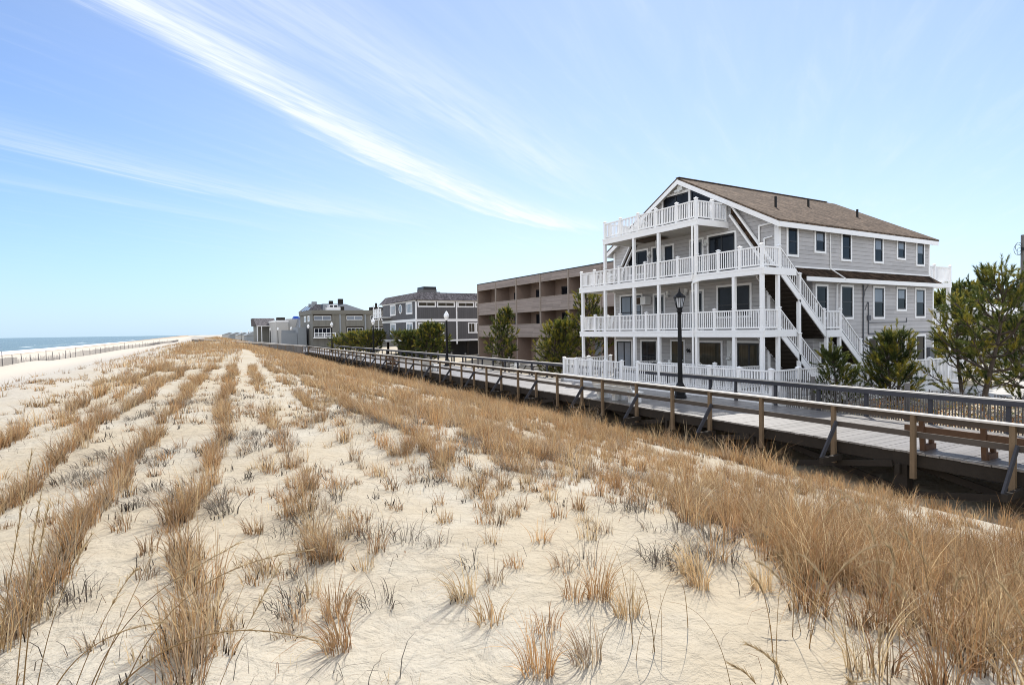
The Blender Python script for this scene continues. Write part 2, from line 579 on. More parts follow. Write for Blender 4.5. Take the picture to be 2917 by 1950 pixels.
def sand_mat():
    m, n, l, b = new_mat('dune_sand')
    b.inputs['Roughness'].default_value = .95
    b.inputs['Specular IOR Level'].default_value = .15
    e = G(n, l)
    t = n.new('ShaderNodeNewGeometry')
    P = t.outputs['Position']
    sp = n.new('ShaderNodeSeparateXYZ')
    l.new(P, sp.inputs[0])
    big = e.noise(P, .55, 5, .6, .4)
    c = e.mix(e.sstep(big, .38, .68), (.375, .325, .245), (.40, .37, .31))
    patch = e.noise(P, 1.3, 4, .6, .8)
    c = e.mix(e.m('MULTIPLY', e.sstep(patch, .62, .76), .38), c, (.36, .34, .31))
    fine_ = e.noise(P, 220, 2, .6)
    c = e.mix(e.m('MULTIPLY', e.sstep(fine_, .3, .7), .28), c, (.33, .25, .15))
    deb = e.noise(P, 17, 6, .75)
    c = e.mix(e.m('MULTIPLY', e.sstep(deb, .655, .76), .6), c, (.20, .165, .12))
    c = e.mix(e.sstep(e.m('SUBTRACT', sp.outputs[0], e.m('MULTIPLY', sp.outputs[1], .055)), -2.0, -8.0), c, (.40, .37, .325))
    specks = e.noise(P, 75, 2, .7)
    c = e.mix(e.m('MULTIPLY', e.sstep(specks, .68, .74), .75), c, (.13, .105, .08))
    c = e.mix(e.m('MULTIPLY', e.sstep(e.noise(P, 2.7, 5, .7, 1.2), .52, .66), .30), c, (.30, .255, .19))
    # the beach: paler dry sand, then a damp buff strip along the sea
    dxm = e.m('SUBTRACT', sp.outputs[0], e.m('MULTIPLY', sp.outputs[1], .03))
    beach = e.sstep(dxm, -14, -24)
    c = e.mix(beach, c, (.47, .42, .35))
    wob = e.m('ADD', dxm, e.m('MULTIPLY', e.noise(P, .06, 3, .5), 6))
    wet = e.m('MULTIPLY', e.sstep(wob, -46, -58), .9)
    c = e.mix(wet, c, (.36, .27, .19))
    l.new(c, b.inputs['Base Color'])
    h = e.m('ADD', e.m('MULTIPLY', e.noise(P, 5, 6, .62, .6), 1.0), e.m('MULTIPLY', e.noise(P, 40, 3, .6), .12))
    h = e.m('ADD', h, e.m('MULTIPLY', e.noise(P, 1.6, 3, .5, .3), 1.6))
    h = e.m('ADD', h, e.m('MULTIPLY', e.noise(P, 11, 3, .55, .3), .55))
    bp = n.new('ShaderNodeBump')
    bp.inputs['Strength'].default_value = .9
    bp.inputs['Distance'].default_value = .05
    l.new(h, bp.inputs['Height'])
    l.new(bp.outputs[0], b.inputs['Normal'])
    return m


def sea_mat():
    m, n, l, b = new_mat('choppy_sea')
    b.inputs['Roughness'].default_value = .22
    b.inputs['IOR'].default_value = 1.33
    b.inputs['Specular IOR Level'].default_value = .22
    e = G(n, l)
    t = n.new('ShaderNodeNewGeometry')
    P = t.outputs['Position']
    sp = n.new('ShaderNodeSeparateXYZ')
    l.new(P, sp.inputs[0])
    x, y = sp.outputs[0], sp.outputs[1]
    big = e.noise(e.comb(e.m('MULTIPLY', x, .02), e.m('MULTIPLY', y, .006)), 1.0, 4, .6)
    c = e.mix(e.sstep(big, .35, .65), (.065, .10, .098), (.095, .135, .125))
    # whitecaps, scattered, longer along the coast
    wv = e.comb(e.m('MULTIPLY', x, .10), e.m('MULTIPLY', y, .035))
    caps = e.sstep(e.noise(wv, 1.0, 6, .72, .4), .655, .71)
    wv2 = e.comb(e.m('MULTIPLY', x, .028), e.m('MULTIPLY', y, .011), 7.0)
    caps = e.m('MAXIMUM', caps, e.sstep(e.noise(wv2, 1.0, 6, .72, .4), .70, .73))
    # breaking line at the shore
    edge = e.m('SUBTRACT', e.m('SUBTRACT', x, e.m('MULTIPLY', y, .03)), -69.0)
    edge = e.m('ADD', edge, e.m('MULTIPLY', e.noise(e.comb(0.0, e.m('MULTIPLY', y, .03)), 1.0, 4, .6), 9))
    surf = e.sstep(edge, -4.5, -.5)
    brk = e.m('ADD', edge, 26)
    brk = e.m('MULTIPLY', e.m('MULTIPLY', e.sstep(brk, -5, 0), e.m('SUBTRACT', 1.0, e.sstep(brk, 0, 4))), e.sstep(e.noise(e.comb(3.0, e.m('MULTIPLY', y, .02)), 1.0, 4, .6), .5, .6))
    foam = e.m('MAXIMUM', e.m('MAXIMUM', caps, surf), brk)
    c = e.mix(foam, c, (.80, .83, .85))
    l.new(c, b.inputs['Base Color'])
    l.new(e.m('ADD', .22, e.m('MULTIPLY', foam, .6)), b.inputs['Roughness'])
    bp = n.new('ShaderNodeBump')
    bp.inputs['Strength'].default_value = 1.0
    bp.inputs['Distance'].default_value = 1.2
    h = e.m('ADD', e.noise(e.comb(e.m('MULTIPLY', x, .16), e.m('MULTIPLY', y, .06)), 1.0, 5, .65, .5), e.m('MULTIPLY', e.noise(P, .8, 4, .6), .25))
    l.new(h, bp.inputs['Height'])
    l.new(bp.outputs[0], b.inputs['Normal'])
    return m


mat['sand'] = sand_mat()
mat['sea'] = sea_mat()


# ------------------------------------------------------------------ terrain
def sst(x, a, b):
    t = np.clip((x-a)/(b-a), 0, 1)
    return t*t*(3-2*t)


def edge_x(Y):                      # dune-side edge of the boardwalk
    return 15.1 + .029*np.minimum(Y, 100.0)


def gnd(X, Y):
    X, Y = np.asarray(X, float), np.asarray(Y, float)
    Yc = np.clip(Y, -20, 340)
    xd = X - .055*Yc
    crest = 1.45 + .0035*np.clip(Y, 0, 150)
    e = 15.1 + .029*np.clip(Y, -20, 100)
    far = sst(Y, 105, 150)
    ra_, rb_ = 2.4 + .035*Yc, e - 1.3 + far*4
    tt = np.clip((X-ra_)/(rb_-ra_), 0, 1)
    rt = .82*tt + .18*tt*tt*(3-2*tt)
    rt = rt*.86 + .14*sst(X, e-2.2, e+.2)*np.where(far > 0, 1-far, 1) + .14*far*rt
    lo = -1.2 + .3*sst(Y, 60, 110) + .5*sst(Y, 110, 150)
    base = np.where(X > e + 2.2, lo + (-.32 - lo)*sst(X, e+4.6, e+6.4), lo)
    h = crest*(1-rt) + base*rt
    lt = sst(-xd, 5.5, 14.5)*.75 + sst(-xd, 13, 24)*.25
    hb = -1.25 - 1.45*sst(-(X - .03*Yc), 34, 66)
    hb = hb - 6*sst(-X, 75, 160)
    h = h*(1-lt) + hb*lt
    h = h + .75*np.exp(-((xd+26.5)/2.6)**2 - ((Y-112)/11.0)**2) + .45*np.exp(-((xd+25)/2.5)**2 - ((Y-150)/16.0)**2)
    w = np.exp(-((xd+1)/11.0)**2)
    h = h + w*(.07*np.sin(.9*X+.35*Y+.6)*np.sin(.43*Y-.5*X) + .05*np.sin(2.1*xd+.3)*np.cos(.75*Y+1.1*X) + .10*np.sin(.11*Y+.4*X))
    return h


def gz(x, y):
    return float(gnd(x, y))


def axis_pts(pieces):
    out = []
    for a, b, st in pieces:
        out += list(np.arange(a, b, st))
    return np.array(sorted(set(np.round(out, 4))))


ax = axis_pts([(-6000, -400, 700), (-400, -80, 20), (-80, -30, 2.5), (-30, -8, .8), (-8, 24, .3), (24, 60, 4), (60, 500, 40), (500, 9000, 800)])
ay = axis_pts([(-400, -20, 40), (-20, 0, 1.5), (0, 14, .2), (14, 40, .5), (40, 120, 1.5), (120, 360, 5), (360, 1200, 60), (1200, 12000, 900)])
XX, YY = np.meshgrid(ax, ay, indexing='ij')
ZZ = gnd(XX, YY)
nx, ny = XX.shape
idx = np.arange(nx*ny).reshape(nx, ny)
Q = np.stack([idx[:-1, :-1], idx[1:, :-1], idx[1:, 1:], idx[:-1, 1:]], -1).reshape(-1, 4)
sand = np_mesh('sand', np.stack([XX, YY, ZZ], -1).reshape(-1, 3), Q, mat['sand'], smooth=True)
tag(sand, kind='structure')

mb = MB()
mb.face([(-52, -400, -2.62), (-52 + .03*340, 340, -2.62), (250, 9000, -2.62), (700, 40000, -2.62), (-45000, 40000, -2.62), (-45000, -400, -2.62)])
tag(mb.build('sea', mat['sea']), kind='structure')

mb = MB()
mb.box(31.5, 75, -12, 14.2, -.35, -.26)
mb.box(44, 75, 14.21, 34, -.35, -.27)
tag(mb.build('pavement', mat['concrete']), kind='structure')

# ------------------------------------------------------------------ boardwalk
WID = 4.55
BW_END = 240.0


def ex(y):
    return float(edge_x(y))


bdir = Vector((.029, 1, 0)).normalized()
bw = empty('boardwalk', (ex(0), 0, 0), kind='structure')
mb = MB()
y = -6.0
while y < 128:
    w = .143 if y < 40 else .28
    j = random.uniform(-.02, .02)
    zj = random.uniform(-.004, .004)
    x0, x1 = ex(y), ex(y)+WID
    s = .029*(w-.008)
    mb.hexa([(x0-.03+j, y, -.045+zj), (x1+.03+j, y - .02, -.045+zj), (x1+.03+j, y+w-.008-.02, -.045+zj), (x0-.03+j, y+w-.008, -.045+zj),
             (x0-.03+j, y, zj), (x1+.03+j, y - .02, zj), (x1+.03+j, y+w-.008-.02, zj), (x0-.03+j, y+w-.008, zj)])
    y += w
mb.box(ex(120), ex(120)+WID, 128, BW_END, -.05, 0)
mb.build('planking', mat['deck'], bw)
mb = MB()
for off in (.05, 1.5, 3.0, WID-.05):
    mb.bar((ex(-6)+off, -6, -.2), (ex(100)+off, 100, -.2), .09, .30)
    mb.bar((ex(100)+off, 100.02, -.2), (ex(100)+off, BW_END, -.2), .09, .30)
mb.build('joist_beams', mat['dark_wood'], bw)
POSTS = [-2.9, -.9, 1.15, 3.2, 5.17, 7.10, 9.08, 11.37, 13.41, 15.17, 17.15, 19.36, 20.89, 22.95, 24.96, 26.92, 28.94, 30.91, 32.77, 34.78, 36.74, 38.78]
while POSTS[-1] < 98:
    POSTS.append(POSTS[-1]+2.02)
for i, py in enumerate([a for a in POSTS if a < 78][1::2]):
    yy = py + .35
    for k, off in enumerate((.16, WID-.5)):
        if k and i > 12:
            continue
        x = ex(yy)+off
        mb = MB()
        mb.box(x-.15, x+.15, yy-.15, yy+.15, gz(x, yy)-.3, -.35)
        mb.build('pile', mat['dark_wood'], bw)
    mb = MB()
    mb.bar((ex(yy)-.10, yy+.02, -.46), (ex(yy)+WID+.2, yy, -.46), .10, .24)
    mb.build('cross_beam', mat['dark_wood'], bw)
for i, py in enumerate([a for a in POSTS if a < 60][1::2]):
    yy, y2 = py+.35, py+4.35
    mb = MB()
    for (a, b_) in ((yy+.17, y2-.17), (y2-.17, yy+.17)):
        za, zb = -.36, max(gz(ex(b_)+.3, b_), -1.2)+.12
        dxo = -.02 if a < b_ else .34
        mb.bar((ex(a)+dxo, a, za), (ex(b_)+dxo, b_, zb), .05, .16)
    mb.build('sway_brace', mat['dark_wood'], bw)


def railing_section(name, label, ys, off, brace=0, mid=True, group=None):
    """timber railing along the boardwalk: posts, cap board, rails and outrigger braces"""
    y0, y1 = ys[0], ys[-1]
    t = empty(name, (ex(y0)+off, y0, 0), label, 'railing', group)
    side = -1 if off < 1 else 1
    for i, py in enumerate(ys):
        x = ex(py)+off
        mb = MB()
        mb.hexa([(x-.055, py-.055, -.62), (x+.055, py-.055, -.62), (x+.055, py+.055, -.62), (x-.055, py+.055, -.62),
                 (x-.05, py-.05, .93), (x+.05, py-.05, .93), (x+.05, py+.05, .93), (x-.05, py+.05, .93)])
        mb.build('post', mat['post_wood'] if off < 1 else mat['rail_grey'], t)
    mb = MB()
    n = len(ys)
    segs = list(range(0, n-1, 2))
    for a in segs:
        b_ = min(a+2, n-1)
        ya, yb = ys[a], ys[b_]
        if a == 0:
            ya -= .3
        if b_ == n-1:
            yb += .3
        xa, xb = ex(ya)+off, ex(yb)+off
        mb.bar((xa-.01*side, ya+.004, .952), (xb-.01*side, yb-.004, .952), .20, .042)
    mb.build('cap_board', mat['cap_wood'], t)
    mb = MB()
    for a in segs:
        b_ = min(a+2, n-1)
        ya, yb = ys[a], ys[b_]
        xa, xb = ex(ya)+off-.075*side, ex(yb)+off-.075*side
        mb.bar((xa, ya+.003, .855), (xb, yb-.003, .855), .045, .14)
    mb.build('top_rail', mat['rail_wood'] if off < 1 else mat['rail_grey'], t)
    if mid:
        mb = MB()
        for a in segs:
            b_ = min(a+2, n-1)
            ya, yb = ys[a], ys[b_]
            xa, xb = ex(ya)+off-.075*side, ex(yb)+off-.075*side
            mb.bar((xa, ya+.003, .44), (xb, yb-.003, .44), .045, .14)
        mb.build('mid_rail', mat['rail_wood'] if off < 1 else mat['rail_grey'], t)
    if brace:
        for i, py in enumerate(ys):
            if i % 2 == brace-1 and py < 75:
                x = ex(py)+off
                mb = MB()
                mb.bar((x+.0, py-.08, .50), (x-.70, py-.08, -.42), .045, .12)
                mb.build('brace', mat['rail_grey'], t)
                mb = MB()
                mb.bar((x+.05, py-.14, -.45), (x-.80, py-.14, -.45), .10, .15)
                mb.build('outrigger', mat['dark_wood'], t)
    return t


railing_section('boardwalk_railing', 'long timber railing with tan posts and diagonal braces on the dune side of the boardwalk',
                POSTS, -.12, brace=1, group='boardwalk railings')
fy = [-3.0, -1.0, 1.0, 3.0, 4.9, 6.9, 8.85, 10.8, 12.5, 14.3, 16.2, 17.6, 20.2, 22.3, 24.3]
railing_section('boardwalk_railing', 'grey timber railing behind the lantern post, ending at the yard gate of the white fence',
                fy, WID+.05, mid=False, group='boardwalk railings')
fy2 = [25.7, 27.5, 29.4, 31.4]
while fy2[-1] < 97:
    fy2.append(fy2[-1]+2.0)
railing_section('boardwalk_railing', 'grey timber railing beyond the yard gate, passing the pines and the brown block',
                fy2, WID+.05, mid=False, group='boardwalk railings')
fy3 = [103.0 + 2.4*i for i in range(50)]
railing_section('boardwalk_railing', 'distant railing on the dune side beyond the beach ramp', fy3, -.12, mid=True, group='boardwalk railings')

# ramp that leaves the boardwalk and climbs over the dune
ra, rb = Vector((ex(100)-.1, 100.2, 0)), Vector((2.2, 114.5, 1.42))
rd = (rb-ra)
rn = Vector((-rd.y, rd.x, 0)).normalized()
ramp = empty('beach_ramp', tuple(ra), 'boarded timber ramp leaving the boardwalk and climbing over the grassy dune', 'ramp')
mb = MB()
mb.vbar(ra+rn*.9, rb+rn*.9, 1.9, .12)
mb.vbar(ra+rn*.9+Vector((0, 0, -.125)), rb+rn*.9+Vector((0, 0, -.125)), 1.7, .5)
mb.build('ramp_deck', mat['grey_wood'], ramp)
for sgn in (0, 1):
    o_ = rn*(1.8*sgn)
    mb = MB()
    N = 14
    for i in range(N+1):
        c = ra+rd*(i/N)+o_
        mb.box(c.x-.05, c.x+.05, c.y-.05, c.y+.05, c.z-.5, c.z+1.0)
    mb.build('ramp_posts', mat['post_wood'], ramp)
    mb = MB()
    mb.vbar(ra+o_+Vector((0, 0, 1.06)), rb+o_+Vector((0, 0, 1.06)), .2, .05)
    mb.build('ramp_cap_rail', mat['cap_wood'], ramp)
    mb = MB()
    NB = 90
    for i in range(NB):
        f0, f1 = i/NB, (i+.9)/NB
        if sgn == 0 and i < 14 and i % 2:
            continue
        a_, b_ = ra+rd*f0+o_, ra+rd*f1+o_
        mb.vbar(a_+Vector((0, 0, .92)), b_+Vector((0, 0, .92)), .03, .98)
    mb.build('ramp_panel', mat['grey_wood'], ramp)

# ------------------------------------------------------------------ lamps
def lamp_base(t, x, y, h_pole):
    mb = MB()
    mb.lathe(x, y, [(.27, 0), (.27, .10), (.225, .14), (.225, .40), (.25, .43), (.25, .48), (.17, .58), (.135, .66), (.115, .70)], 8)
    mb.build('base', mat['black_iron'], t)
    mb = MB()
    mb.lathe(x, y, [(.115, .70), (.10, 1.6), (.075, h_pole-.05), (.095, h_pole-.03), (.095, h_pole), (.06, h_pole+.02)], 14)
    mb.build('pole', mat['black_iron'], t, smooth=False)


t = empty('lantern_post', (18.93, 18.15, 0), 'tall black lantern post with six sided glass lantern standing in front of the white balconies', 'street lamp')
lamp_base(t, 18.93, 18.15, 3.72)
cx_, cy_ = 18.93, 18.15
mb = MB()
mb.lathe(cx_, cy_, [(.06, 3.72), (.12, 3.78), (.13, 3.86), (.10, 3.90), (.13, 3.96), (.135, 3.99)], 6)
for k in range(6):
    a0, a1 = 2*PI*k/6, 2*PI*(k+1)/6
    mb.bar((cx_+.13*math.cos(a0), cy_+.13*math.sin(a0), 3.98), (cx_+.235*math.cos(a0), cy_+.235*math.sin(a0), 4.42), .022, .022)
    am = (a0+a1)/2
    mb.bar((cx_+.115*math.cos(am), cy_+.115*math.sin(am), 3.98), (cx_+.205*math.cos(am), cy_+.205*math.sin(am), 4.42), .012, .012)
mb.lathe(cx_, cy_, [(.235, 4.41), (.275, 4.43), (.275, 4.46), (.24, 4.48)], 6)
mb.build('lantern_frame', mat['black_iron'], t)
mb = MB()
mb.lathe(cx_, cy_, [(.118, 3.99), (.222, 4.41)], 6)
mb.build('lantern_glass', mat['lantern_glass'], t)
mb = MB()
mb.lathe(cx_, cy_, [(.25, 4.48), (.17, 4.56), (.08, 4.64), (.05, 4.66), (.05, 4.70), (.025, 4.73), (.04, 4.76), (.012, 4.82), (.004, 4.90)], 6)
mb.build('lantern_roof', mat['black_iron'], t)

LAMPS = [(20.35, 47.3), (20.9, 72.2), (21.0, 96.5), (21.05, 117.5), (23.4, 154), (21.7, 165), (21.4, 178), (20.85, 190), (20.8, 201), (23.0, 262), (24.5, 318)]
LB = ['round topped white globe lamp on a black post in front of the charcoal house',
      'white globe lamp on a black post between the spreading juniper and the charcoal house',
      'white globe lamp on a black post near the white balcony of the olive grey block',
      'white globe lamp on a black post at the corner where the ramp leaves',
      'far lamp post in front of the pale blue grey fence wall',
      'far lamp post just left of the pale fence wall',
      'far lamp post before the porch of the grey gabled house, rightmost of three',
      'far lamp post before the porch of the grey gabled house, middle of three',
      'far lamp post before the porch of the grey gabled house, leftmost of three',
      'tiny lamp post beyond the grey gabled house, nearer of the last two',
      'tiny lamp post farthest along the boardwalk, last of the row']
t = empty('globe_lamp', (0, 0, 0), None, 'street lamp', 'white globe lamps along the boardwalk')
lamp_base(t, 0, 0, 4.05)
mb = MB()
mb.lathe(0, 0, [(.07, 4.05), (.14, 4.12), (.15, 4.20), (.13, 4.23)], 12)
mb.build('globe_collar', mat['white'], t)
mb = MB()
mb.lathe(0, 0, [(.13, 4.23), (.21, 4.32), (.245, 4.45), (.23, 4.60), (.16, 4.70), (.13, 4.72)], 16)
mb.build('globe', mat['globe'], t, smooth=True)
mb = MB()
mb.lathe(0, 0, [(.14, 4.72), (.12, 4.80), (.05, 4.88), (.02, 4.90), (.015, 4.97)], 10)
mb.build('globe_cap', mat['white'], t)
for i, (x, y) in enumerate(LAMPS):
    o = t if i == 0 else copy_tree(t)
    o.location = (x, y, 0 if y < 130 else -.05)
    o['label'] = LB[i]

# ------------------------------------------------------------------ benches
def white_bench(loc, label):
    t = empty('park_bench', loc, label, 'bench', 'white benches on the boardwalk')
    x, y, z = loc
    L = 2.55
    mb = MB()
    for k in range(2):
        z0, z1 = .46+.21*k, .645+.21*k
        a = .10*(.5+k)
        mb.hexa([(x-a+.05, y, z0), (x-a+.10, y, z0), (x-a+.10, y+L, z0), (x-a+.05, y+L, z0),
                 (x-a-.04, y, z1), (x-a+.01, y, z1), (x-a+.01, y+L, z1), (x-a-.04, y+L, z1)])
    mb.build('backrest', mat['white_worn'], t)
    mb = MB()
    for k in range(3):
        mb.box(x+.06+.19*k, x+.235+.19*k, y, y+L, .41, .455)
    mb.build('seat', mat['white_worn'], t)
    for yy in (y+.12, y+L/2-.1, y+L-.32):
        mb = MB()
        mb.box(x+.05, x+.22, yy, yy+.2, 0, .40)
        mb.box(x+.42, x+.60, yy, yy+.2, 0, .40)
        mb.box(x+.22, x+.42, yy, yy+.2, .28, .40)
        mb.hexa([(x-.06, yy+.03, .28), (x+.06, yy+.03, .28), (x+.06, yy+.17, .28), (x-.06, yy+.17, .28),
                 (x-.06, yy+.03, .46), (x+.04, yy+.03, .46), (x+.04, yy+.17, .46), (x-.06, yy+.17, .46)])
        mb.build('leg', mat['white_worn'], t)
    return t


white_bench((15.98, 17.95, 0), 'long white bench seen from behind, standing in the shade left of the lantern post')
white_bench((16.75, 41.6, 0), 'white bench on the sunlit boards left of the first globe lamp')
white_bench((17.6, 66.0, 0), 'smaller looking white bench far along the sunlit boards, below the juniper')
white_bench((17.75, 74.5, 0), 'farthest white bench, on the boards just before the ramp corner')


def brown_bench(y0, label):
    L = 2.9
    x = ex(y0)+.42
    t = empty('brown_bench', (x, y0, 0), label, 'bench', 'brown benches on the boardwalk')
    mb = MB()
    for z0, dx_ in ((.80, -.10), (.52, -.04)):
        mb.bar((x+dx_, y0-.35, z0), (x+dx_+.02, y0+L, z0), .045, .16)
    mb.build('backrest', mat['bench_wood'], t)
    mb = MB()
    for k in range(3):
        mb.bar((x+.10+.16*k, y0-.3, .43), (x+.12+.16*k, y0+L, .43), .14, .045)
    mb.build('seat', mat['bench_wood'], t)
    for yy in (y0+.15, y0+1.25, y0+2.5):
        mb = MB()
        mb.hexa([(x-.05, yy-.05, 0), (x+.05, yy-.05, 0), (x+.05, yy+.05, 0), (x-.05, yy+.05, 0),
                 (x-.13, yy-.05, .92), (x-.05, yy-.05, .92), (x-.05, yy+.05, .92), (x-.13, yy+.05, .92)])
        mb.box(x+.36, x+.46, yy-.045, yy+.045, .12, .40)
        mb.box(x+.05, x+.50, yy-.05, yy+.05, .33, .405)
        mb.box(x+.02, x+.52, yy-.06, yy+.06, 0, .14)
        mb.build('leg', mat['bench_wood'], t)


brown_bench(4.6, 'reddish brown timber bench seen from behind through the near railing')
brown_bench(52.0, 'dark slatted bench far along the sunlit boards, left of the white bench')

# ------------------------------------------------------------------ building helpers
def pbox(mb, pl, u0, u1, z0, z1, d0, d1, m=0):
    """box on a wall plane: pl = ('X', x) faces -X with u = Y; ('Y', y) faces -Y with u = X; d = distance out of the wall"""
    if pl[0] == 'X':
        mb.box(pl[1]-d1, pl[1]-d0, u0, u1, z0, z1, m)
    else:
        mb.box(u0, u1, pl[1]-d1, pl[1]-d0, z0, z1, m)


def frame4(mb, pl, u0, u1, z0, z1, t, d0, d1):
    pbox(mb, pl, u0, u1, z1-t, z1, d0, d1)
    pbox(mb, pl, u0, u1, z0, z0+t, d0, d1)
    pbox(mb, pl, u0, u0+t, z0+t, z1-t, d0, d1)
    pbox(mb, pl, u1-t, u1, z0+t, z1-t, d0, d1)


def window(parent, pl, u0, u1, z0, z1, trim=.11, sash=.075, vs=(), hs=(), pane='pane', half=False, name='window', trimmat='white', sashmat='sash', proud=.045):
    mb = MB()
    frame4(mb, pl, u0, u1, z0, z1, trim, .002, proud)
    w = mb.build(name, mat[trimmat], parent)
    a0, a1, b0, b1 = u0+trim, u1-trim, z0+trim, z1-trim
    mb = MB()
    frame4(mb, pl, a0, a1, b0, b1, sash, .003, proud-.012)
    for f in vs:
        c = a0+(a1-a0)*f
        pbox(mb, pl, c-sash*.45, c+sash*.45, b0+sash, b1-sash, .003, proud-.014)
    for f in hs:
        c = b0+(b1-b0)*f
        pbox(mb, pl, a0+sash, a1-sash, c-sash*.4, c+sash*.4, .003, proud-.010)
    mb.build('sash', mat[sashmat], w)
    mb = MB()
    bm_ = b0+(b1-b0)*hs[0] if half else b1-sash*.5
    pbox(mb, pl, a0+sash*.5, a1-sash*.5, b0+sash*.5, bm_, .0025, .012, 0)
    if half:
        pbox(mb, pl, a0+sash*.5, a1-sash*.5, bm_, b1-sash*.5, .0025, .012, 1)  # upper sash: pale sky reflection given as pane colour
        mb.build('pane', [mat['pane'], mat['pane_blind_sky']], w)
    else:
        mb.build('pane', mat[pane], w)
    return w


def door(parent, pl, u0, u1, z0, z1, leaf='far_grey', glass=True, trimmat='white'):
    mb = MB()
    frame4(mb, pl, u0, u1, z0-.1, z1, .10, .002, .045)
    d = mb.build('door', mat[trimmat], parent)
    mb = MB()
    pbox(mb, pl, u0+.1, u1-.1, z0, z1-.1, .0025, .025)
    mb.build('door_leaf', mat[leaf], d)
    if glass:
        mb = MB()
        pbox(mb, pl, u0+.2, u1-.2, z0+.9, z1-.22, .0255, .032)
        mb.build('door_pane', mat['pane'], d)
    mb = MB()
    pbox(mb, pl, u0+.15, u0+.19, z0+.95, z0+1.05, .026, .06)
    mb.build('handle', mat['steel'], d)
    return d


def rail_run(parent, a, b, posts=None, h=.95, name='railing', bal=.042, pitch=.115, postw=.12, m='white', low=.10, cap=True, postname='railing_post', posth=None):
    """picket railing from a to b (on the deck surface); may slope; posts = fractions that carry capped posts"""
    a, b = Vector(a), Vector(b)
    d = b-a
    L = math.hypot(d.x, d.y)
    e = Vector((d.x/L, d.y/L, 0))
    sx = Vector((e.y, -e.x, 0))
    mb = MB()
    up = Vector((0, 0, 1))
    mb.vbar(a+up*h, b+up*h, .085, .06)
    mb.vbar(a+up*(low+.07), b+up*(low+.07), .06, .065)
    n = max(1, int(L/pitch))
    for i in range(n):
        c = a+d*((i+.5)/n)
        zz = c.z
        x0, y0 = e*bal/2, sx*bal*.35
        p = [c-x0-y0, c+x0-y0, c+x0+y0, c-x0+y0]
        dz_ = d.z/L*bal/2
        mb.hexa([(q.x, q.y, zz+low+.068) for q in p] + [(q.x, q.y, zz+h-.055) for q in p])
    r = mb.build(name, mat[m], parent, fix=False)
    ph = posth or h+.06
    for f in posts or ():
        c = a+d*f
        mb = MB()
        w = postw/2
        mb.box(c.x-w, c.x+w, c.y-w, c.y+w, c.z, c.z+ph)
        if cap:
            w2 = w+.025
            mb.box(c.x-w2, c.x+w2, c.y-w2, c.y+w2, c.z+ph+.001, c.z+ph+.03)
            mb.hexa([(c.x-w2, c.y-w2, c.z+ph+.03), (c.x+w2, c.y-w2, c.z+ph+.03), (c.x+w2, c.y+w2, c.z+ph+.03), (c.x-w2, c.y+w2, c.z+ph+.03),
                     (c.x-.01, c.y-.01, c.z+ph+.085), (c.x+.01, c.y-.01, c.z+ph+.085), (c.x+.01, c.y+.01, c.z+ph+.085), (c.x-.01, c.y+.01, c.z+ph+.085)])
        mb.build(postname, mat[m], r)
    return r


# ------------------------------------------------------------------ the beach house
XF, XB, YW, YL, YR = 24.2, 38.2, 17.0, 28.8, 22.9
EV, RZ = 8.05, 11.23
D = {1: 2.92, 2: 5.68, 3: 8.43}
XD = 21.9
house = empty('beach_house', (XF, YR, -.3), 'grey three storey beach house with white balconies, outside stairs and brown shingle roof', 'house')
fx, wy, wl_ = ('X', XF), ('Y', YW), ('Y', 16.8)
mb = MB()
prof = [(16.8, -.4), (16.8, 5.62), (YW, 5.62), (YW, EV), (YR, RZ), (YL, EV), (YL, -.4)]
mb.prism([(26.5, a, b) for a, b in prof], (XB-26.5, 0, 0))
prof2 = [(17.45, -.4), (17.45, 5.62), (YW, 5.62), (YW, EV), (YR, RZ), (YL, EV), (YL, -.4)]
mb.prism([(XF, a, b) for a, b in prof2], (26.5-XF-.001, 0, 0))
mb.build('wall', mat['grey_siding'], house)
# roof: two slopes with shingles, white fascia and rake boards
rp = (RZ-EV)/(YR-YW)
mb = MB()
for sg in (-1, 1):
    ye = YR+sg*(YR-YW+.32)
    ze = EV-rp*.32
    for xa, xb_ in ((XF-.42, XB+.45),):
        mb.hexa([(xa, YR, RZ+.06), (xb_, YR, RZ+.06), (xb_, ye, ze+.06), (xa, ye, ze+.06),
                 (xa, YR, RZ+.16), (xb_, YR, RZ+.16), (xb_, ye, ze+.16), (xa, ye, ze+.16)])
roof = mb.build('roof', mat['shingle'], house)
mb = MB()
for k in range(int((XB-XF)/.3)):
    mb.box(XF-.4+.3*k+.004, XF-.4+.3*k+.296, YR-.13, YR+.13, RZ+.135+random.uniform(0, .012), RZ+.18)
mb.build('ridge_cap', mat['shingle'], roof)
for (vx, vy), hh in (((26.89, 19.05), .72), ((31.86, 20.44), .62), ((35.44, 19.62), .62)):
    mb = MB()
    vz = EV+(vy-YW)*rp+.1
    mb.cyl((vx, vy, vz), (vx, vy, vz+hh*.85), .062, .062, 12)
    mb.build('vent_pipe', mat['vent'], roof)
mb = MB()
for sg in (-1, 1):
    ye = YR+sg*(YR-YW+.30)
    ze = EV-rp*.30
    for xx in (XF-.40, XB+.40):
        # rake boards
        mb.hexa([(xx-.02, YR, RZ-.20), (xx+.02, YR, RZ-.20), (xx+.02, ye, ze-.20), (xx-.02, ye, ze-.20),
                 (xx-.02, YR, RZ+.058), (xx+.02, YR, RZ+.058), (xx+.02, ye, ze+.058), (xx-.02, ye, ze+.058)])
    mb.box(XF-.375, XB+.375, ye-.02, ye+.02, ze-.19, ze+.05)
mb.build('fascia', mat['white'], house)
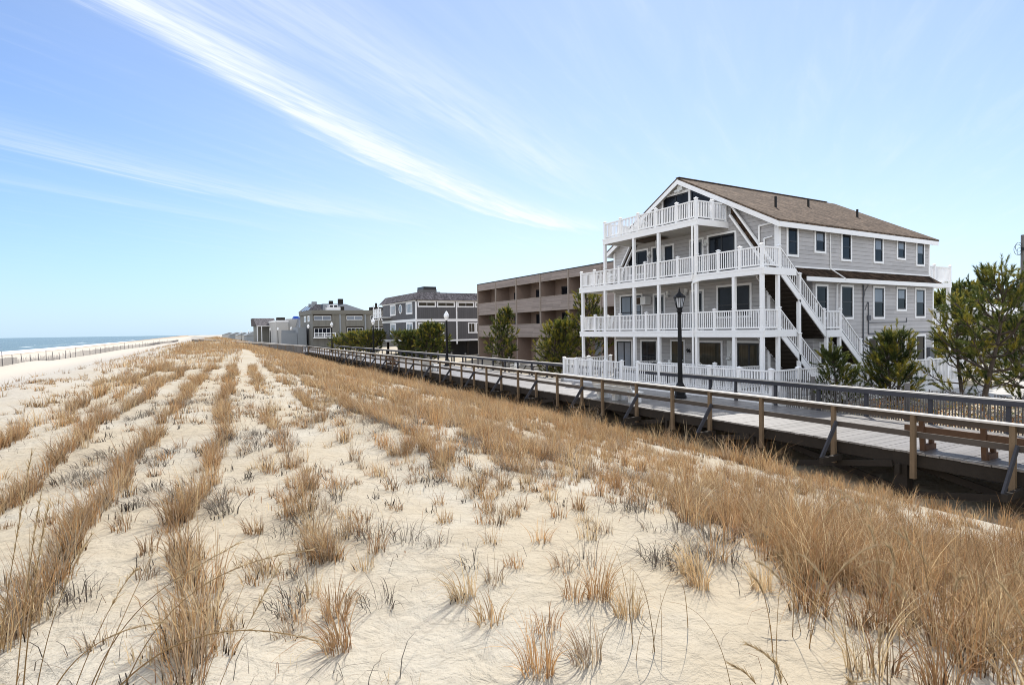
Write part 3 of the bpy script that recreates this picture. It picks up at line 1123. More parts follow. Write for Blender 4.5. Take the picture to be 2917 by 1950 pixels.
for sg in (-1, 1):
    ye = YR+sg*(YR-YW+.275)
    ze = EV-rp*.275
    for xa, xb_ in ((XF-.375, XF-.003), (XB+.003, XB+.375)):
        mb = MB()
        mb.hexa([(xa, YR, RZ-.03), (xb_, YR, RZ-.03), (xb_, ye, ze-.03), (xa, ye, ze-.03), (xa, YR, RZ+.05), (xb_, YR, RZ+.05), (xb_, ye, ze+.05), (xa, ye, ze+.05)])
        mb.build('eave_soffit', mat['soffit'], house)
# steep shingled strip with white trims, both sides of the front gable
for sg in (-1, 1):
    Y = lambda yy: YR+sg*(YR-yy) if sg > 0 else yy
    mb = MB()
    a = [(19.60, 9.27), (17.72, 6.7)]
    mb.prism([(XF-.10, Y(19.60), 9.30), (XF-.10, Y(17.72), 6.72), (XF-.10, Y(17.05), 5.80), (XF-.10, Y(17.05), 5.70), (XF-.10, Y(17.40), 5.70), (XF-.10, Y(19.60), 8.75)], (.098, 0, 0))
    mb.build('roof_strip', mat['shingle_dark'], house)
    mb = MB()
    for off in (.05, -.54):
        p0, p1 = (XF-.17, Y(19.60), 9.30+off), (XF-.17, Y(17.15), 5.95+off)
        mb.bar(p0, p1, .09, .13, up=(1, 0, 0))
    mb.build('strip_trim', mat['white'], house)
# corner boards
for bb in ((XF-.03, XF+.12, YW-.03, YW-.001, 5.66, EV-.12), (XF-.03, XF-.001, YW, YW+.2, 5.7, EV-.1), (XB-.12, XB+.02, YW-.03, YW-.001, 5.95, EV-.1),
           (XB-.12, XB+.02, 16.77, 16.799, -.2, 5.3), (XF-.03, XF-.001, YL-.13, YL+.02, -.2, EV-.1), (XF-.03, XF-.001, 17.45, 17.6, -.2, 5.6)):
    mb = MB()
    mb.box(*bb)
    mb.build('corner_board', mat['white'], house)
# skirt roof between the storeys on the stair side
mb = MB()
mb.hexa([(25.4, 16.40, 5.36), (XB+.25, 16.40, 5.36), (XB+.05, YW-.002, 5.40), (25.4, YW-.002, 5.40),
         (25.4, 16.40, 5.44), (XB+.25, 16.40, 5.44), (XB+.05, YW-.002, 5.90), (25.4, YW-.002, 5.90)])
mb.build('skirt_roof', mat['shingle_dark'], house)
mb = MB()
mb.box(25.4, XB+.27, 16.36, 16.398, 5.22, 5.43)
mb.box(25.4, XB+.02, YW-.035, YW-.003, 5.905, 5.98)
mb.build('skirt_fascia', mat['white'], house)
# windows on the stair side
for (a, b_, c, d_), pn in zip(((24.76, 25.68, 6.40, 7.87), (26.94, 27.89, 6.68, 7.86), (29.19, 30.15, 6.39, 7.87), (32.20, 33.17, 6.42, 7.88), (34.54, 35.50, 6.72, 7.88), (36.63, 37.61, 6.45, 7.88)),
                              ('pane', 'pane_blind_sky', 'pane', 'pane_blind_sky', 'pane_blind_sky', 'pane_blind_sky')):
    window(house, wy, a, b_, c, d_, hs=(.5,), pane=pn, half=pn == 'pane_blind_sky')
for (a, b_, c, d_), pn in zip(((26.68, 27.73, 3.42, 5.14), (28.78, 29.94, 3.41, 5.17), (31.76, 32.91, 3.41, 5.18), (34.10, 35.17, 3.84, 5.18), (36.08, 37.24, 3.45, 5.18)),
                              ('pane', 'pane', 'pane_blind_sky', 'pane_blind_sky', 'pane_blind_sky')):
    window(house, wl_, a, b_, c, d_, hs=(.5,), pane=pn, half=pn == 'pane_blind_sky')
for a, b_, c, d_ in ((27.0, 28.1, .9, 2.3), (31.25, 32.3, .9, 2.49), (34.07, 35.02, 1.4, 2.49), (36.12, 37.25, .84, 2.53)):
    window(house, wl_, a, b_, c, d_, hs=(.5,))
# pipes and conduits on the stair side
mb = MB()
mb.tube([(28.22, YW-.04, 7.71), (28.27, YW-.04, 5.95)], .03)
mb.tube([(28.27, YW-.04, 5.95), (28.5, 16.33, 5.40), (28.4, 16.72, 5.15), (28.4, 16.75, 2.8)], .03)
mb.build('white_pipe', mat['white'], house)
mb = MB()
mb.tube([(30.84, 16.76, 5.2), (30.78, 16.76, .3)], .035)
mb.tube([(31.32, 16.77, 5.2), (31.0, 16.77, 4.9), (30.86, 16.77, 4.4)], .015)
mb.tube([(31.32, 16.77, 4.3), (31.32, 16.77, 2.62), (XB-.15, 16.77, 2.66)], .03)
mb.tube([(31.0, 16.77, 3.9), (31.25, 16.77, 4.3), (31.32, 16.77, 4.3)], .015)
mb.tube([(31.32, 16.77, 3.22), (35.17, 16.77, 3.23), (35.17, 16.77, 3.47)], .02)
mb.box(31.2, 31.44, 16.70, 16.79, 3.35, 3.62)
mb.box(37.45, 37.95, 16.62, 16.79, 1.0, 1.75)
mb.build('conduit', mat['dark_pipe'], house)

# front wall openings
pw = dict(trim=.10)
window(house, fx, 19.32, 21.20, 5.75, 7.98, vs=(.5,), sash=.09, pane='pane', name='sliding_window')
door(house, fx, 21.43, 22.43, 5.78, 7.92, 'far_grey')
window(house, fx, 23.55, 24.38, 5.75, 7.90, vs=(), sash=.07, name='sliding_window')
door(house, fx, 24.42, 25.36, 5.78, 7.92, 'sash')
window(house, fx, 25.62, 27.47, 6.35, 7.90, vs=(.5,), sash=.09, name='sliding_window')
window(house, fx, 26.17, 28.25, 3.55, 5.24, vs=(.52,), hs=(.3,), sash=.08, pane='pane_blind_sky')
door(house, fx, 24.28, 25.27, 3.02, 5.14, 'far_grey')
door(house, fx, 21.43, 22.42, 3.02, 5.16, 'far_grey')
window(house, fx, 18.46, 20.60, 3.55, 5.27, vs=(.5,), hs=(.38,), sash=.09)
window(house, fx, 27.09, 28.70, .27, 2.42, vs=(.5,), sash=.10, pane='pane_blind_sky', name='sliding_window')
window(house, fx, 24.93, 26.38, .9, 2.43, vs=(.62,), hs=(.3,), sash=.07)
door(house, fx, 22.79, 23.90, .28, 2.44, 'pane_brown', glass=False)
window(house, fx, 20.23, 21.95, .5, 2.40, sash=.05, pane='pane_brown')
window(house, fx, 17.95, 19.45, .27, 2.41, vs=(.45,), sash=.10, pane='pane_brown', name='sliding_window')
mb = MB()
pbox(mb, fx, 19.6, 19.95, .27, 2.40, .003, .04)
mb.build('shutter_panel', mat['white_worn'], house)
# gable glazing of the top storey
mb = MB()
for (a, b_, c, d_) in ((22.30, 24.46, 10.57, 10.70), (22.30, 22.43, 8.6, 10.57), (24.33, 24.46, 8.6, 10.57)):
    pbox(mb, fx, a, b_, c, d_, .003, .06)
gt = mb.build('gable_door', mat['white'], house)
mb = MB()
frame4(mb, fx, 22.43, 24.33, 8.6, 10.57, .09, .004, .045)
pbox(mb, fx, 23.34, 23.46, 8.69, 10.48, .004, .04)
mb.build('sash', mat['sash'], gt)
mb = MB()
pbox(mb, fx, 22.5, 24.26, 8.66, 10.5, .003, .015)
mb.build('pane', mat['pane'], gt)
for sg, nm in ((-1, 'r'), (1, 'l')):
    yb = 22.22 if sg < 0 else 24.54
    ye = 20.95 if sg < 0 else 25.30
    zt = RZ-rp*abs(yb-YR)-.33
    zs = RZ-rp*abs(ye-YR)-.33
    mb = MB()
    mb.prism([(XF-.015, yb, 8.7), (XF-.015, ye, 8.7), (XF-.015, ye, zs), (XF-.015, yb, zt)], (.012, 0, 0))
    gw = mb.build('gable_window', mat['pane'], house)
    mb = MB()
    mb.bar((XF-.03, yb, zt+.02), (XF-.03, ye, zs+.02), .05, .06, up=(1, 0, 0))
    mb.bar((XF-.03, ye, 8.7), (XF-.03, ye, zs), .06, .05)
    mb.bar((XF-.03, yb, 8.7), (XF-.03, yb, zt), .06, .05)
    mb.build('sash', mat['sash'], gw)
    mb = MB()
    mb.bar((XF-.05, ye+sg*.09, 8.6), (XF-.05, ye+sg*.09, zs+.04), .09, .10)
    mb.build('window_trim', mat['white'], gw)
# wall lights, flood light, gutters, house number, air conditioner
for yy, zz in ((21.25, 7.55), (25.48, 7.45), (24.05, 5.0), (22.66, 5.05), (19.8, 1.55)):
    mb = MB()
    mb.box(XF-.10, XF-.002, yy-.09, yy+.09, zz, zz+.22)
    mb.cyl((XF-.16, yy-.07, zz-.12), (XF-.09, yy-.02, zz+.04), .065, .045, 8)
    mb.cyl((XF-.16, yy+.07, zz-.12), (XF-.09, yy+.02, zz+.04), .065, .045, 8)
    mb.build('wall_light', mat['white_worn'], house)
mb = MB()
mb.box(XF-.22, XF-.002, 22.72, 23.10, 10.72, 11.0)
mb.cyl((XF-.30, 23.2, 10.65), (XF-.15, 23.1, 10.8), .09, .06, 10)
mb.cyl((XF-.30, 22.95, 10.6), (XF-.15, 22.95, 10.78), .09, .06, 10)
mb.build('flood_light', mat['white_worn'], house)
mb = MB()
for z0, z1 in ((8.0, 8.12), ):
    mb.tube([(XF-.06, 17.15, 8.0), (XF-.06, 18.0, 7.95), (XF-.06, 18.0, 6.2)], .05)
    mb.tube([(XF-.06, 17.3, 7.35), (XF-.06, 17.72, 7.3), (XF-.06, 17.72, 6.3)], .04)
mb.build('gutter_pipe', mat['white'], house)
mb = MB()
mb.box(XF-.50, XF-.05, 25.42, 26.30, 4.52, 4.98)
ac = mb.build('air_conditioner', mat['white_worn'], house)
mb = MB()
mb.box(XF-.515, XF-.501, 25.85, 26.26, 4.55, 4.95)
for k in range(6):
    mb.box(XF-.53, XF-.516, 25.85, 26.26, 4.565+.065*k, 4.59+.065*k, 0)
mb.build('grille', mat['stair_wood'], ac)
fc = bpy.data.curves.new('house_number', 'FONT')
fc.body = '96'
fc.size = .30
fc.extrude = .012
fc.offset = .008
fc.materials.append(mat['black_iron'])
num = bpy.data.objects.new('house_number', fc)
COL.objects.link(num)
num.parent = house
num.data.resolution_u = 4
nme = bpy.data.meshes.new_from_object(num.evaluated_get(bpy.context.evaluated_depsgraph_get()))
bpy.data.objects.remove(num)
num = bpy.data.objects.new('house_number', nme)
COL.objects.link(num)
num.parent = house
num.location = Vector((XF-.02, 22.70, 1.72)) - wloc(house)
num.rotation_euler = (PI/2, 0, -PI/2)

# balconies
def balcony(zt, y0, y1, posts):
    mb = MB()
    mb.box(XD+.03, XF-.002, y0+.03, y1-.03, zt-.045, zt)
    dk = mb.build('balcony_deck', mat['deck'], house)
    mb = MB()
    mb.box(XD-.03, XD+.028, y0, y1, zt-.29, zt+.03)
    mb.box(XD+.03, XF-.003, y0-.03, y0+.028, zt-.288, zt+.028)
    mb.box(XD+.03, XF-.003, y1-.028, y1+.03, zt-.288, zt+.028)
    mb.box(XD-.045, XD-.031, y0-.02, y1+.02, zt-.06, zt+.04)
    mb.build('balcony_fascia', mat['white'], dk)
    mb = MB()
    mb.box(XD+.03, XF-.004, y0+.03, y1-.03, zt-.22, zt-.05)
    mb.build('balcony_soffit', mat['soffit'], dk)
    return dk


def rail_front(zt, ys, x=XD+.06):
    """front railing split at posts"""
    for k in range(len(ys)-1):
        a, b_ = ys[k], ys[k+1]
        rail_run(house, (x, a, zt), (x, b_, zt), posts=(0,) if k < len(ys)-2 else (0, 1))


balcony(D[3], 19.84, 27.05, 0)
rail_front(D[3], [26.94, 25.54, 24.07, 22.69, 21.19, 19.92])
rail_run(house, (XD+.06, 19.92, D[3]), (XF-.05, 19.92, D[3]), posts=(.52, .98))
rail_run(house, (XD+.06, 26.96, D[3]), (XF-.05, 26.96, D[3]), posts=(.52, .98))
balcony(D[2], 16.14, 29.45, 0)
rail_front(D[2], [29.33, 27.99, 26.96, 25.67, 24.40, 23.53, 22.48, 21.15, 19.90, 18.59, 17.38, 16.24])
rail_run(house, (XD+.06, 16.22, D[2]), (23.10, 16.22, D[2]), posts=(1,))
rail_run(house, (XD+.06, 29.33, D[2]), (XF-.05, 29.33, D[2]), posts=(.5, .98))
balcony(D[1], 16.14, 29.45, 0)
rail_front(D[1], [29.33, 27.96, 26.96, 25.65, 24.42, 23.47, 22.50, 19.92, 18.83, 17.70, 16.24])
rail_run(house, (XD+.06, 16.22, D[1]), (23.10, 16.22, D[1]), posts=(1,))
rail_run(house, (XD+.06, 29.33, D[1]), (XF-.05, 29.33, D[1]), posts=(.5, .98))
PX = XD+.06
for z0, z1, ys in ((.17, D[1]-.29, (29.2, 26.97, 24.42, 22.50, 19.92, 17.70, 16.24)), (D[1]+.03, D[2]-.29, (29.2, 26.97, 24.42, 22.50, 19.92, 17.70, 16.24)), (D[2]+.03, D[3]-.29, (26.95, 24.41, 22.48, 19.93))):
    for yy in ys:
        mb = MB()
        mb.box(PX-.075, PX+.075, yy-.075, yy+.075, z0, z1)
        mb.box(PX-.09, PX+.09, yy-.09, yy+.09, z0+.001, z0+.12)
        mb.build('porch_post', mat['white'], house)
    if len(ys) > 5:
        mb = MB()
        mb.box(22.93, 23.08, 16.15, 16.29, z0, z1)
        mb.build('porch_post', mat['white'], house)
mb = MB()
xx = XD-.09
mb.tube([(xx, 20.05, 8.1), (xx, 20.05, 5.75), (xx+.02, 20.12, 5.5), (XD+.12, 20.12, 5.3)], .045, 8)
mb.tube([(xx, 20.05, 5.3), (xx, 20.05, 3.0), (xx, 20.05, .3)], .045, 8)
mb.tube([(xx, 20.05, 8.1), (XD+.1, 20.12, 8.2)], .06, 8)
mb.tube([(xx, 20.05, 5.3), (XD+.02, 19.6, 5.42), (XD+.3, 19.2, 5.5)], .05, 8)
mb.build('downspout', mat['white'], house)
# attic hatch with folding ladder under the top balcony
mb = MB()
mb.hexa([(22.6, 23.4, 8.10), (23.6, 23.4, 8.10), (23.6, 25.3, 8.10), (22.6, 25.3, 8.10), (22.6, 23.4, 8.14), (23.6, 23.4, 8.14), (23.6, 25.3, 8.14), (22.6, 25.3, 8.14)])
mb.build('ceiling_hatch', mat['stair_wood'], house)
mb = MB()
for yy in (23.85, 24.2):
    mb.bar((23.4, yy, 8.1), (23.7, yy, 5.7), .03, .06)
for k in range(8):
    f = (k+.5)/8
    mb.bar((23.4+.3*f, 23.85, 8.1-2.4*f), (23.4+.3*f, 24.2, 8.1-2.4*f), .03, .03)
mb.build('ladder', mat['white_worn'], house)

# outside stairs: flights beside the stair-side wall
SY0, SY1 = 16.14, 16.76


def flight(xa, za, xb_, zb, SY1=16.76):
    n = max(4, round((za-zb)/.19))
    mb = MB()
    run, rise = (xb_-xa)/n, (za-zb)/n
    for i in range(n):
        x0, z0 = xa+run*i, za-rise*(i+1)
        if i < n-1:
            mb.box(x0, x0+run+.03, SY0+.05, SY1-.05, z0-.04, z0)
        mb.box(x0-.015, x0+.005, SY0+.05, SY1-.05, z0-.03, z0+rise-.041)
    st = mb.build('stair_flight', mat['stair_wood'], house)
    for yy in (SY0+.02, SY1-.02):
        mb = MB()
        mb.vbar((xa-.05, yy, za+.03), (xb_, yy, zb+.03), .05, .34)
        mb.build('stringer', mat['white'], st)
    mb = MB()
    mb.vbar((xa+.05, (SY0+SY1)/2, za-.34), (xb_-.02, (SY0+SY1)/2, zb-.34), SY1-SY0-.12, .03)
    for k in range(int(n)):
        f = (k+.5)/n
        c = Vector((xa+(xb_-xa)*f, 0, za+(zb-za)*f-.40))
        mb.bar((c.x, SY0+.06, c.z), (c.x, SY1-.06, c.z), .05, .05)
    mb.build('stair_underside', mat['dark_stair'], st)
    f_ = (24.55-xa)/(xb_-xa) if xa < 24 else .53
    rail_run(house, (xa-.02, SY0+.04, za+.02), (xb_-.05, SY0+.04, zb+.02), posts=(f_, .99), h=.90, low=.08, name='stair_railing', pitch=.155, bal=.034)
    rail_run(house, (xa-.02, SY1-.04, za+.02), (xb_-.05, SY1-.04, zb+.02), posts=(), h=.90, low=.08, name='stair_railing', pitch=.24, bal=.03)


flight(23.18, D[2], 26.47, 2.86, 17.41)
flight(23.18, D[1], 26.45, .17, 17.41)
flight(27.75, 2.86, 31.05, .10)
mb = MB()
mb.box(26.48, 27.75, SY0+.03, 16.795, 2.80, 2.86)
ld = mb.build('stair_landing', mat['deck'], house)
mb = MB()
mb.box(26.53, 27.77, SY0-.03, SY0+.028, 2.55, 2.89)
mb.build('landing_fascia', mat['white'], ld)
rail_run(house, (26.6, SY0+.04, 2.86), (27.7, SY0+.04, 2.86), posts=(1,), name='stair_railing')
for xx, zt in ((24.5, 4.3), (26.62, 2.55), (27.68, 2.55), (29.52, 1.1)):
    mb = MB()
    mb.box(xx-.07, xx+.07, SY0-.005, SY0+.135, -.2, zt)
    mb.build('stair_post', mat['white'], house)

# rear balconies
for zt, nb in ((5.68, 2), (2.92, 1)):
    mb = MB()
    mb.box(XB+.02, 42.4, 17.6, 28, zt-.28, zt)
    mb.build('rear_balcony', mat['white'], house)
    rail_run(house, (XB+.1, 17.66, zt), (42.3, 17.66, zt), posts=(.06, .5, 1), h=1.0)
    rail_run(house, (42.34, 17.66, zt), (42.34, 28, zt), posts=(.5, 1), h=1.0, pitch=.2)
    mb = MB()
    mb.box(42.1, 42.3, 17.6, 17.8, zt-2.75, zt-.281)
    mb.build('porch_post', mat['white'], house)
mb = MB()
mb.box(XB+.5, 42.0, 19.0, 28, 7.45, 7.7)
mb.build('rear_balcony', mat['white'], house)
rail_run(house, (XB+.55, 19.05, 7.7), (42.0, 19.05, 7.7), posts=(.3, .6, 1), h=1.0, pitch=.2)

# ------------------------------------------------------------------ yard: patio, fence, furniture
mb = MB()
mb.box(20.32, XF-.001, 14.66, 29.4, -1.3, .17)
mb.box(XF, 36.0, 14.66, 16.79, -.34, .05)
tag(mb.build('patio', mat['concrete']), kind='structure')
yard = empty('yard_fence', (20.25, 14.6, 0), 'white picket yard fence on a solid white base, enclosing the patio beside the boardwalk', 'fence')
mb = MB()
mb.box(20.22, 20.27, 14.55, 22.3, -1.3, .37)
mb.box(20.22, 20.27, 23.55, 28.95, -1.3, .37)
mb.box(20.275, 36.0, 14.55, 14.60, -1.3, .10)
mb.build('fence_base', mat['white'], yard)
kw = dict(h=.98, bal=.046, pitch=.135, postw=.14, low=-.01, name='fence_panel', postname='fence_post', posth=1.0)
ys = [14.58, 16.1, 17.68, 19.23, 20.76, 22.3]
for k in range(5):
    rail_run(yard, (20.25, ys[k], .36), (20.25, ys[k+1], .36), posts=(0, 1) if k == 4 else (0,), **kw)
ys = [23.55, 24.91, 26.24, 27.61, 28.9]
for k in range(4):
    rail_run(yard, (20.25, ys[k], .36), (20.25, ys[k+1], .36), posts=(0, 1) if k == 3 else (0,), **kw)
xs = [20.3, 22.0, 23.8, 25.6, 27.3, 29.2, 31.0, 32.8, 34.6, 36.2]
kw2 = dict(kw, h=1.25, posth=1.27)
for k in range(9):
    rail_run(yard, (xs[k], 14.58, .09), (xs[k+1], 14.58, .09), posts=(1,), **kw2)
rail_run(yard, (20.3, 28.92, .36), (24.1, 29.05, .36), posts=(.5, .98), **kw)
kg = dict(kw, h=.72, low=.02)
for k in range(2):
    pass
rail_run(yard, (20.30, 23.5, .30), (21.7, 24.35, .17), posts=(), **kg)
gate = rail_run(yard, (20.27, 22.40, .20), (20.27, 23.46, .20), posts=(), h=.92, bal=.06, pitch=.12, low=.05, name='gate')
porch = empty('porch_fence', (XD, 20, .17), 'low white picket fence between the ground floor porch posts', 'fence')
for a, b_ in ((22.42, 20.0), (19.85, 17.78)):
    rail_run(porch, (XD+.06, a, .17), (XD+.06, b_, .17), posts=(), h=1.12, bal=.05, pitch=.12, low=.05, name='fence_panel')
rail_run(porch, (XD+.06, 18.85, .17), (XD+.06, 18.83, .17), posts=(.5,), h=1.12, name='fence_panel')
for yy in (24.42, 17.75):
    rail_run(porch, (XD+.2, yy, .17), (XF-.1, yy, .17), posts=(), h=1.08, bal=.05, pitch=.12, low=.05, name='fence_panel')


def adirondack(loc, rz, label):
    t = empty('slatted_chair', loc, label, 'chair', 'white plastic chairs at the beach house')
    O = Vector(loc)

    def W(x, y, z):      # chair space: facing -x
        c, s = math.cos(rz), math.sin(rz)
        return O+Vector((x*c-y*s, x*s+y*c, z))
    mb = MB()
    n = 7
    for k in range(n):
        f = (k-(n-1)/2)
        top = .98-.018*f*f
        mb.bar(W(.22, f*.07, .30), W(.52, f*.092, top), .058, .02, up=(1, 0, .3))
    mb.build('backrest', mat['white_worn'], t)
    mb = MB()
    for k in range(5):
        mb.bar(W(-.28+.11*k, -.27, .38-.022*k), W(-.28+.11*k, .27, .38-.022*k), .095, .02)
    mb.build('seat', mat['white_worn'], t)
    for s in (-1, 1):
        mb = MB()
        mb.bar(W(-.36, s*.33, .56), W(.34, s*.33, .56), .12, .025)
        mb.build('armrest', mat['white_worn'], t)
        mb = MB()
        mb.bar(W(-.30, s*.30, 0), W(-.30, s*.30, .545), .05, .09)
        mb.build('leg', mat['white_worn'], t)
        mb = MB()
        mb.bar(W(-.30, s*.27, .36), W(.50, s*.27, .03), .03, .10)
        mb.build('leg', mat['white_worn'], t)
    return t


adirondack((23.0, 21.15, .30), .15, 'white slatted chair with a fan back on the ground floor porch')
adirondack((23.1, 28.4, D[1]+.01), -.3, 'white chair on the middle balcony, at its left end behind the railing')
adirondack((23.0, 25.05, D[3]+.01), .5, 'white chair on the top balcony behind the railing')
adirondack((23.1, 28.3, D[2]+.01), .2, 'white chair on the second balcony, at its left end behind the railing')
t = empty('patio_table', (22.9, 22.9, .17), 'dark patio table with a white lantern jar on it, behind the lantern post', 'table')
mb = MB()
mb.box(22.5, 23.3, 22.0, 23.7, 1.12, 1.18)
mb.build('tabletop', mat['black_plastic'], t)
for xx in (22.58, 23.22):
    for yy in (22.1, 23.6):
        mb = MB()
        mb.box(xx-.03, xx+.03, yy-.03, yy+.03, .17, 1.119)
        mb.build('leg', mat['black_plastic'], t)
tag(None or (lambda m_: (m_.lathe(22.7, 22.5, [(.09, 1.181), (.10, 1.3), (.07, 1.36), (.08, 1.40)], 10), m_.build('jar', mat['white_worn']))[1])(MB()),
    'small white jar on the dark patio table', 'jar')

# ------------------------------------------------------------------ brown apartment block
bX = 31.0
bys = [62.3, 57.71, 53.03, 48.25, 43.42, 38.65, 33.9]
apt = empty('apartment_block', (bX, 48, -.3), 'brown three storey apartment block with recessed balconies and shingled parapets', 'building')
mb = MB()
mb.box(bX+1.75, 47, 33.9, 62.25, -.4, 8.5)
mb.build('wall', mat['brown_wall'], apt)
for i, yy in enumerate(bys):
    mb = MB()
    mb.box(bX+.05, bX+1.749, yy-.07, yy+.07, -.4, 8.4)
    mb.build('balcony_divider', mat['brown_wall'], apt)
    mb = MB()
    mb.box(bX-.07, bX+.049, yy-.09, yy+.09, -.3 if i < 2 else 2.3, 8.66)
    mb.build('facade_post', mat['brown_trim'], apt)
for k in range(6):
    y1, y0 = bys[k]-.091, bys[k+1]+.091
    for z0, z1 in ((2.42, 3.70), (5.02, 6.35), (7.95, 8.64)):
        mb = MB()
        mb.box(bX-.02, bX+.045, y0, y1, z0, z1)
        pp = mb.build('parapet', mat['brown_siding'], apt)
        mb = MB()
        mb.box(bX-.045, bX+.06, y0, y1, z1+.001, z1+.05)
        mb.box(bX-.03, bX+.05, y0, y1, z0-.05, z0-.001)
        mb.build('parapet_cap', mat['brown_trim'], pp)
    for z in (2.45, 5.05):
        mb = MB()
        mb.box(bX+.05, bX+1.749, y0-.02, y1+.02, z, z+.18)
        mb.build('balcony_floor', mat['brown_wall'], apt)
    for z in (2.63, 5.23):
        window(apt, ('X', bX+1.75), y1-3.3, y1-1.15, z, z+2.15, trim=.07, sash=.08, vs=(.5,), pane='pane' if (k+int(z)) % 3 else 'pane_blind_sky', name='balcony_door', trimmat='sash')
    door(apt, ('X', bX+1.75), y1-2.6, y1-1.5, -.2, 2.1, 'far_grey' if k != 2 else 'blue_tarp', glass=False, trimmat='brown_trim')
mb = MB()
mb.box(bX-.05, 47.05, 33.85, 62.42, 8.66, 8.76)
mb.build('roof', mat['sash'], apt)
for y0, y1 in ((59.8, 63.0), (49.9, 53.1), (40.0, 43.2)):
    mb = MB()
    mb.box(bX+2.6, bX+5, y0+.2, y1-.6, 8.76, 9.05)
    mb.box(bX+2.45, bX+5.2, y0, y1-.4, 9.051, 9.16)
    mb.build('roof_box', mat['sash'], apt)
for yy, hw in ((48.25, .75), (57.71, .5)):
    mb = MB()
    mb.prism([(bX-.16, yy-hw, -.3), (bX-.16, yy-hw, 1.75), (bX-.16, yy, 2.30), (bX-.16, yy+hw, 1.75), (bX-.16, yy+hw, -.3)], (.085, 0, 0))
    mb.build('entry_fin', mat['brown_trim'], apt)

# ------------------------------------------------------------------ charcoal house on stilts
gh = empty('charcoal_house', (27.3, 73.9, -.3), 'charcoal grey two storey house with white trim bands and a shingled mansard roof', 'house')
gX, gY = 27.3, 73.9
gx, gy = ('X', gX), ('Y', gY)
mb = MB()
mb.box(gX, 42, gY, 88.9, 1.95, 7.4)
mb.build('wall', mat['charcoal'], gh)
mb = MB()
a = [(gX-.45, gY-.45), (42.4, gY-.45), (42.4, 89.4), (gX-.45, 89.4)]
b_ = [(gX+.35, gY+.35), (41.6, gY+.35), (41.6, 88.5), (gX+.35, 88.5)]
mb.hexa([(x, y, 7.45) for x, y in a]+[(x, y, 8.5) for x, y in b_])
mb.build('roof', mat['mansard'], gh)
mb = MB()
mb.box(29.6, 32.4, 77.5, 80.5, 8.5, 8.85)
mb.box(29.9, 32.0, 77.8, 80.2, 8.85, 9.25, 0)
mb.build('roof_box', mat['grey_wood'], gh)
mb = MB()
mb.box(29.95, 31.9, 77.7, 80.25, 9.25, 9.6)
mb.build('roof_vent', mat['sash'], gh)
mb = MB()
pbox(mb, gx, gY-.05, 89, 7.25, 7.44, .002, .06)
pbox(mb, gx, gY+.1, 89, 4.48, 4.86, .002, .05)
pbox(mb, gx, gY+.1, 89, 1.72, 1.98, .002, .05)
pbox(mb, gx, gY-.045, gY+.1, 1.72, 7.25, .002, .056)
pbox(mb, gy, gX+.15, 42, 7.27, 7.42, .002, .06)
pbox(mb, gy, gX+.15, 42, 4.48, 4.84, .002, .05)
pbox(mb, gy, gX+.15, 42, 1.72, 1.96, .002, .05)
pbox(mb, gy, gX-.04, gX+.15, 1.5, 7.25, .002, .056)
for x in (33.25, 39.2):
    pbox(mb, gy, x, x+.2, 1.3, 7.27, .002, .065)
mb.build('trim_band', mat['white'], gh)
for a, c in ((27.58, 30.26), (30.40, 33.12), (33.5, 36.15), (36.3, 39.0)):
    window(gh, gy, a, c, 6.46, 7.26, trim=.13, vs=(.5,), sash=.05, sashmat='white', pane='pane_brown')
for a, c in ((27.6, 28.9), (28.93, 30.14), (30.2, 31.42), (35.1, 36.31), (36.36, 37.5)):
    window(gh, gy, a, c, 2.77, 4.33, trim=.12, vs=(.5,), sash=.06, sashmat='white', pane='pane' if a < 34 else 'pane_brown')
for a, c, z0, z1 in ((82.4, 85.0, 5.55, 7.22), (75.2, 77.8, 5.55, 7.22), (82.4, 85.1, 2.72, 4.42), (75.15, 77.8, 2.75, 4.42)):
    window(gh, gx, a, c, z0, z1, trim=.16, vs=(.25, .5, .75), sash=.07, sashmat='white', pane='pane_blind_sky')
mb = MB()
mb.prism([(gX-.06, 80.15+.72*math.cos(2*PI*k/24), 6.42+.68*math.sin(2*PI*k/24)) for k in range(24)], (.055, 0, 0))
ow = mb.build('oval_window', mat['white'], gh)
mb = MB()
mb.prism([(gX-.07, 80.15+.56*math.cos(2*PI*k/24), 6.42+.54*math.sin(2*PI*k/24)) for k in range(24)], (.009, 0, 0))
mb.build('pane', mat['pane_blind_sky'], ow)
for x in (27.8, 31.5, 35.2, 38.9):
    for yy in (74.3, 81, 88):
        mb = MB()
        mb.box(x-.15, x+.15, yy-.15, yy+.15, -.4, 1.949)
        mb.build('stilt', mat['dark_wood'], gh)
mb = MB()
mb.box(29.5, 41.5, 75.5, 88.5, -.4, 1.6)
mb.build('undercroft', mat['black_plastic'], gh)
# white porch panel with small square holes at the far end of its sea front
mb = MB()
for z0 in (1.75, 5.4):
    for yy in (86.0, 88.6):
        mb.box(gX-1.6, gX-1.48, yy-.06, yy+.06, 1.7, 7.3) if z0 < 2 else None
    n = 5
    for k in range(n):
        mb.box(gX-1.6, gX-1.54, 84.6+.85*k, 84.6+.85*k+.5, z0, z0+1.2)
    mb.box(gX-1.61, gX-1.53, 84.5, 88.8, z0+1.201, z0+1.3)
    mb.box(gX-1.61, gX-1.53, 84.5, 88.8, z0+.5, z0+.68)
    mb.box(gX-1.7, gX-.003, 84.5, 88.85, z0-.12, z0-.002)
mb.build('porch_panel', mat['white'], gh)

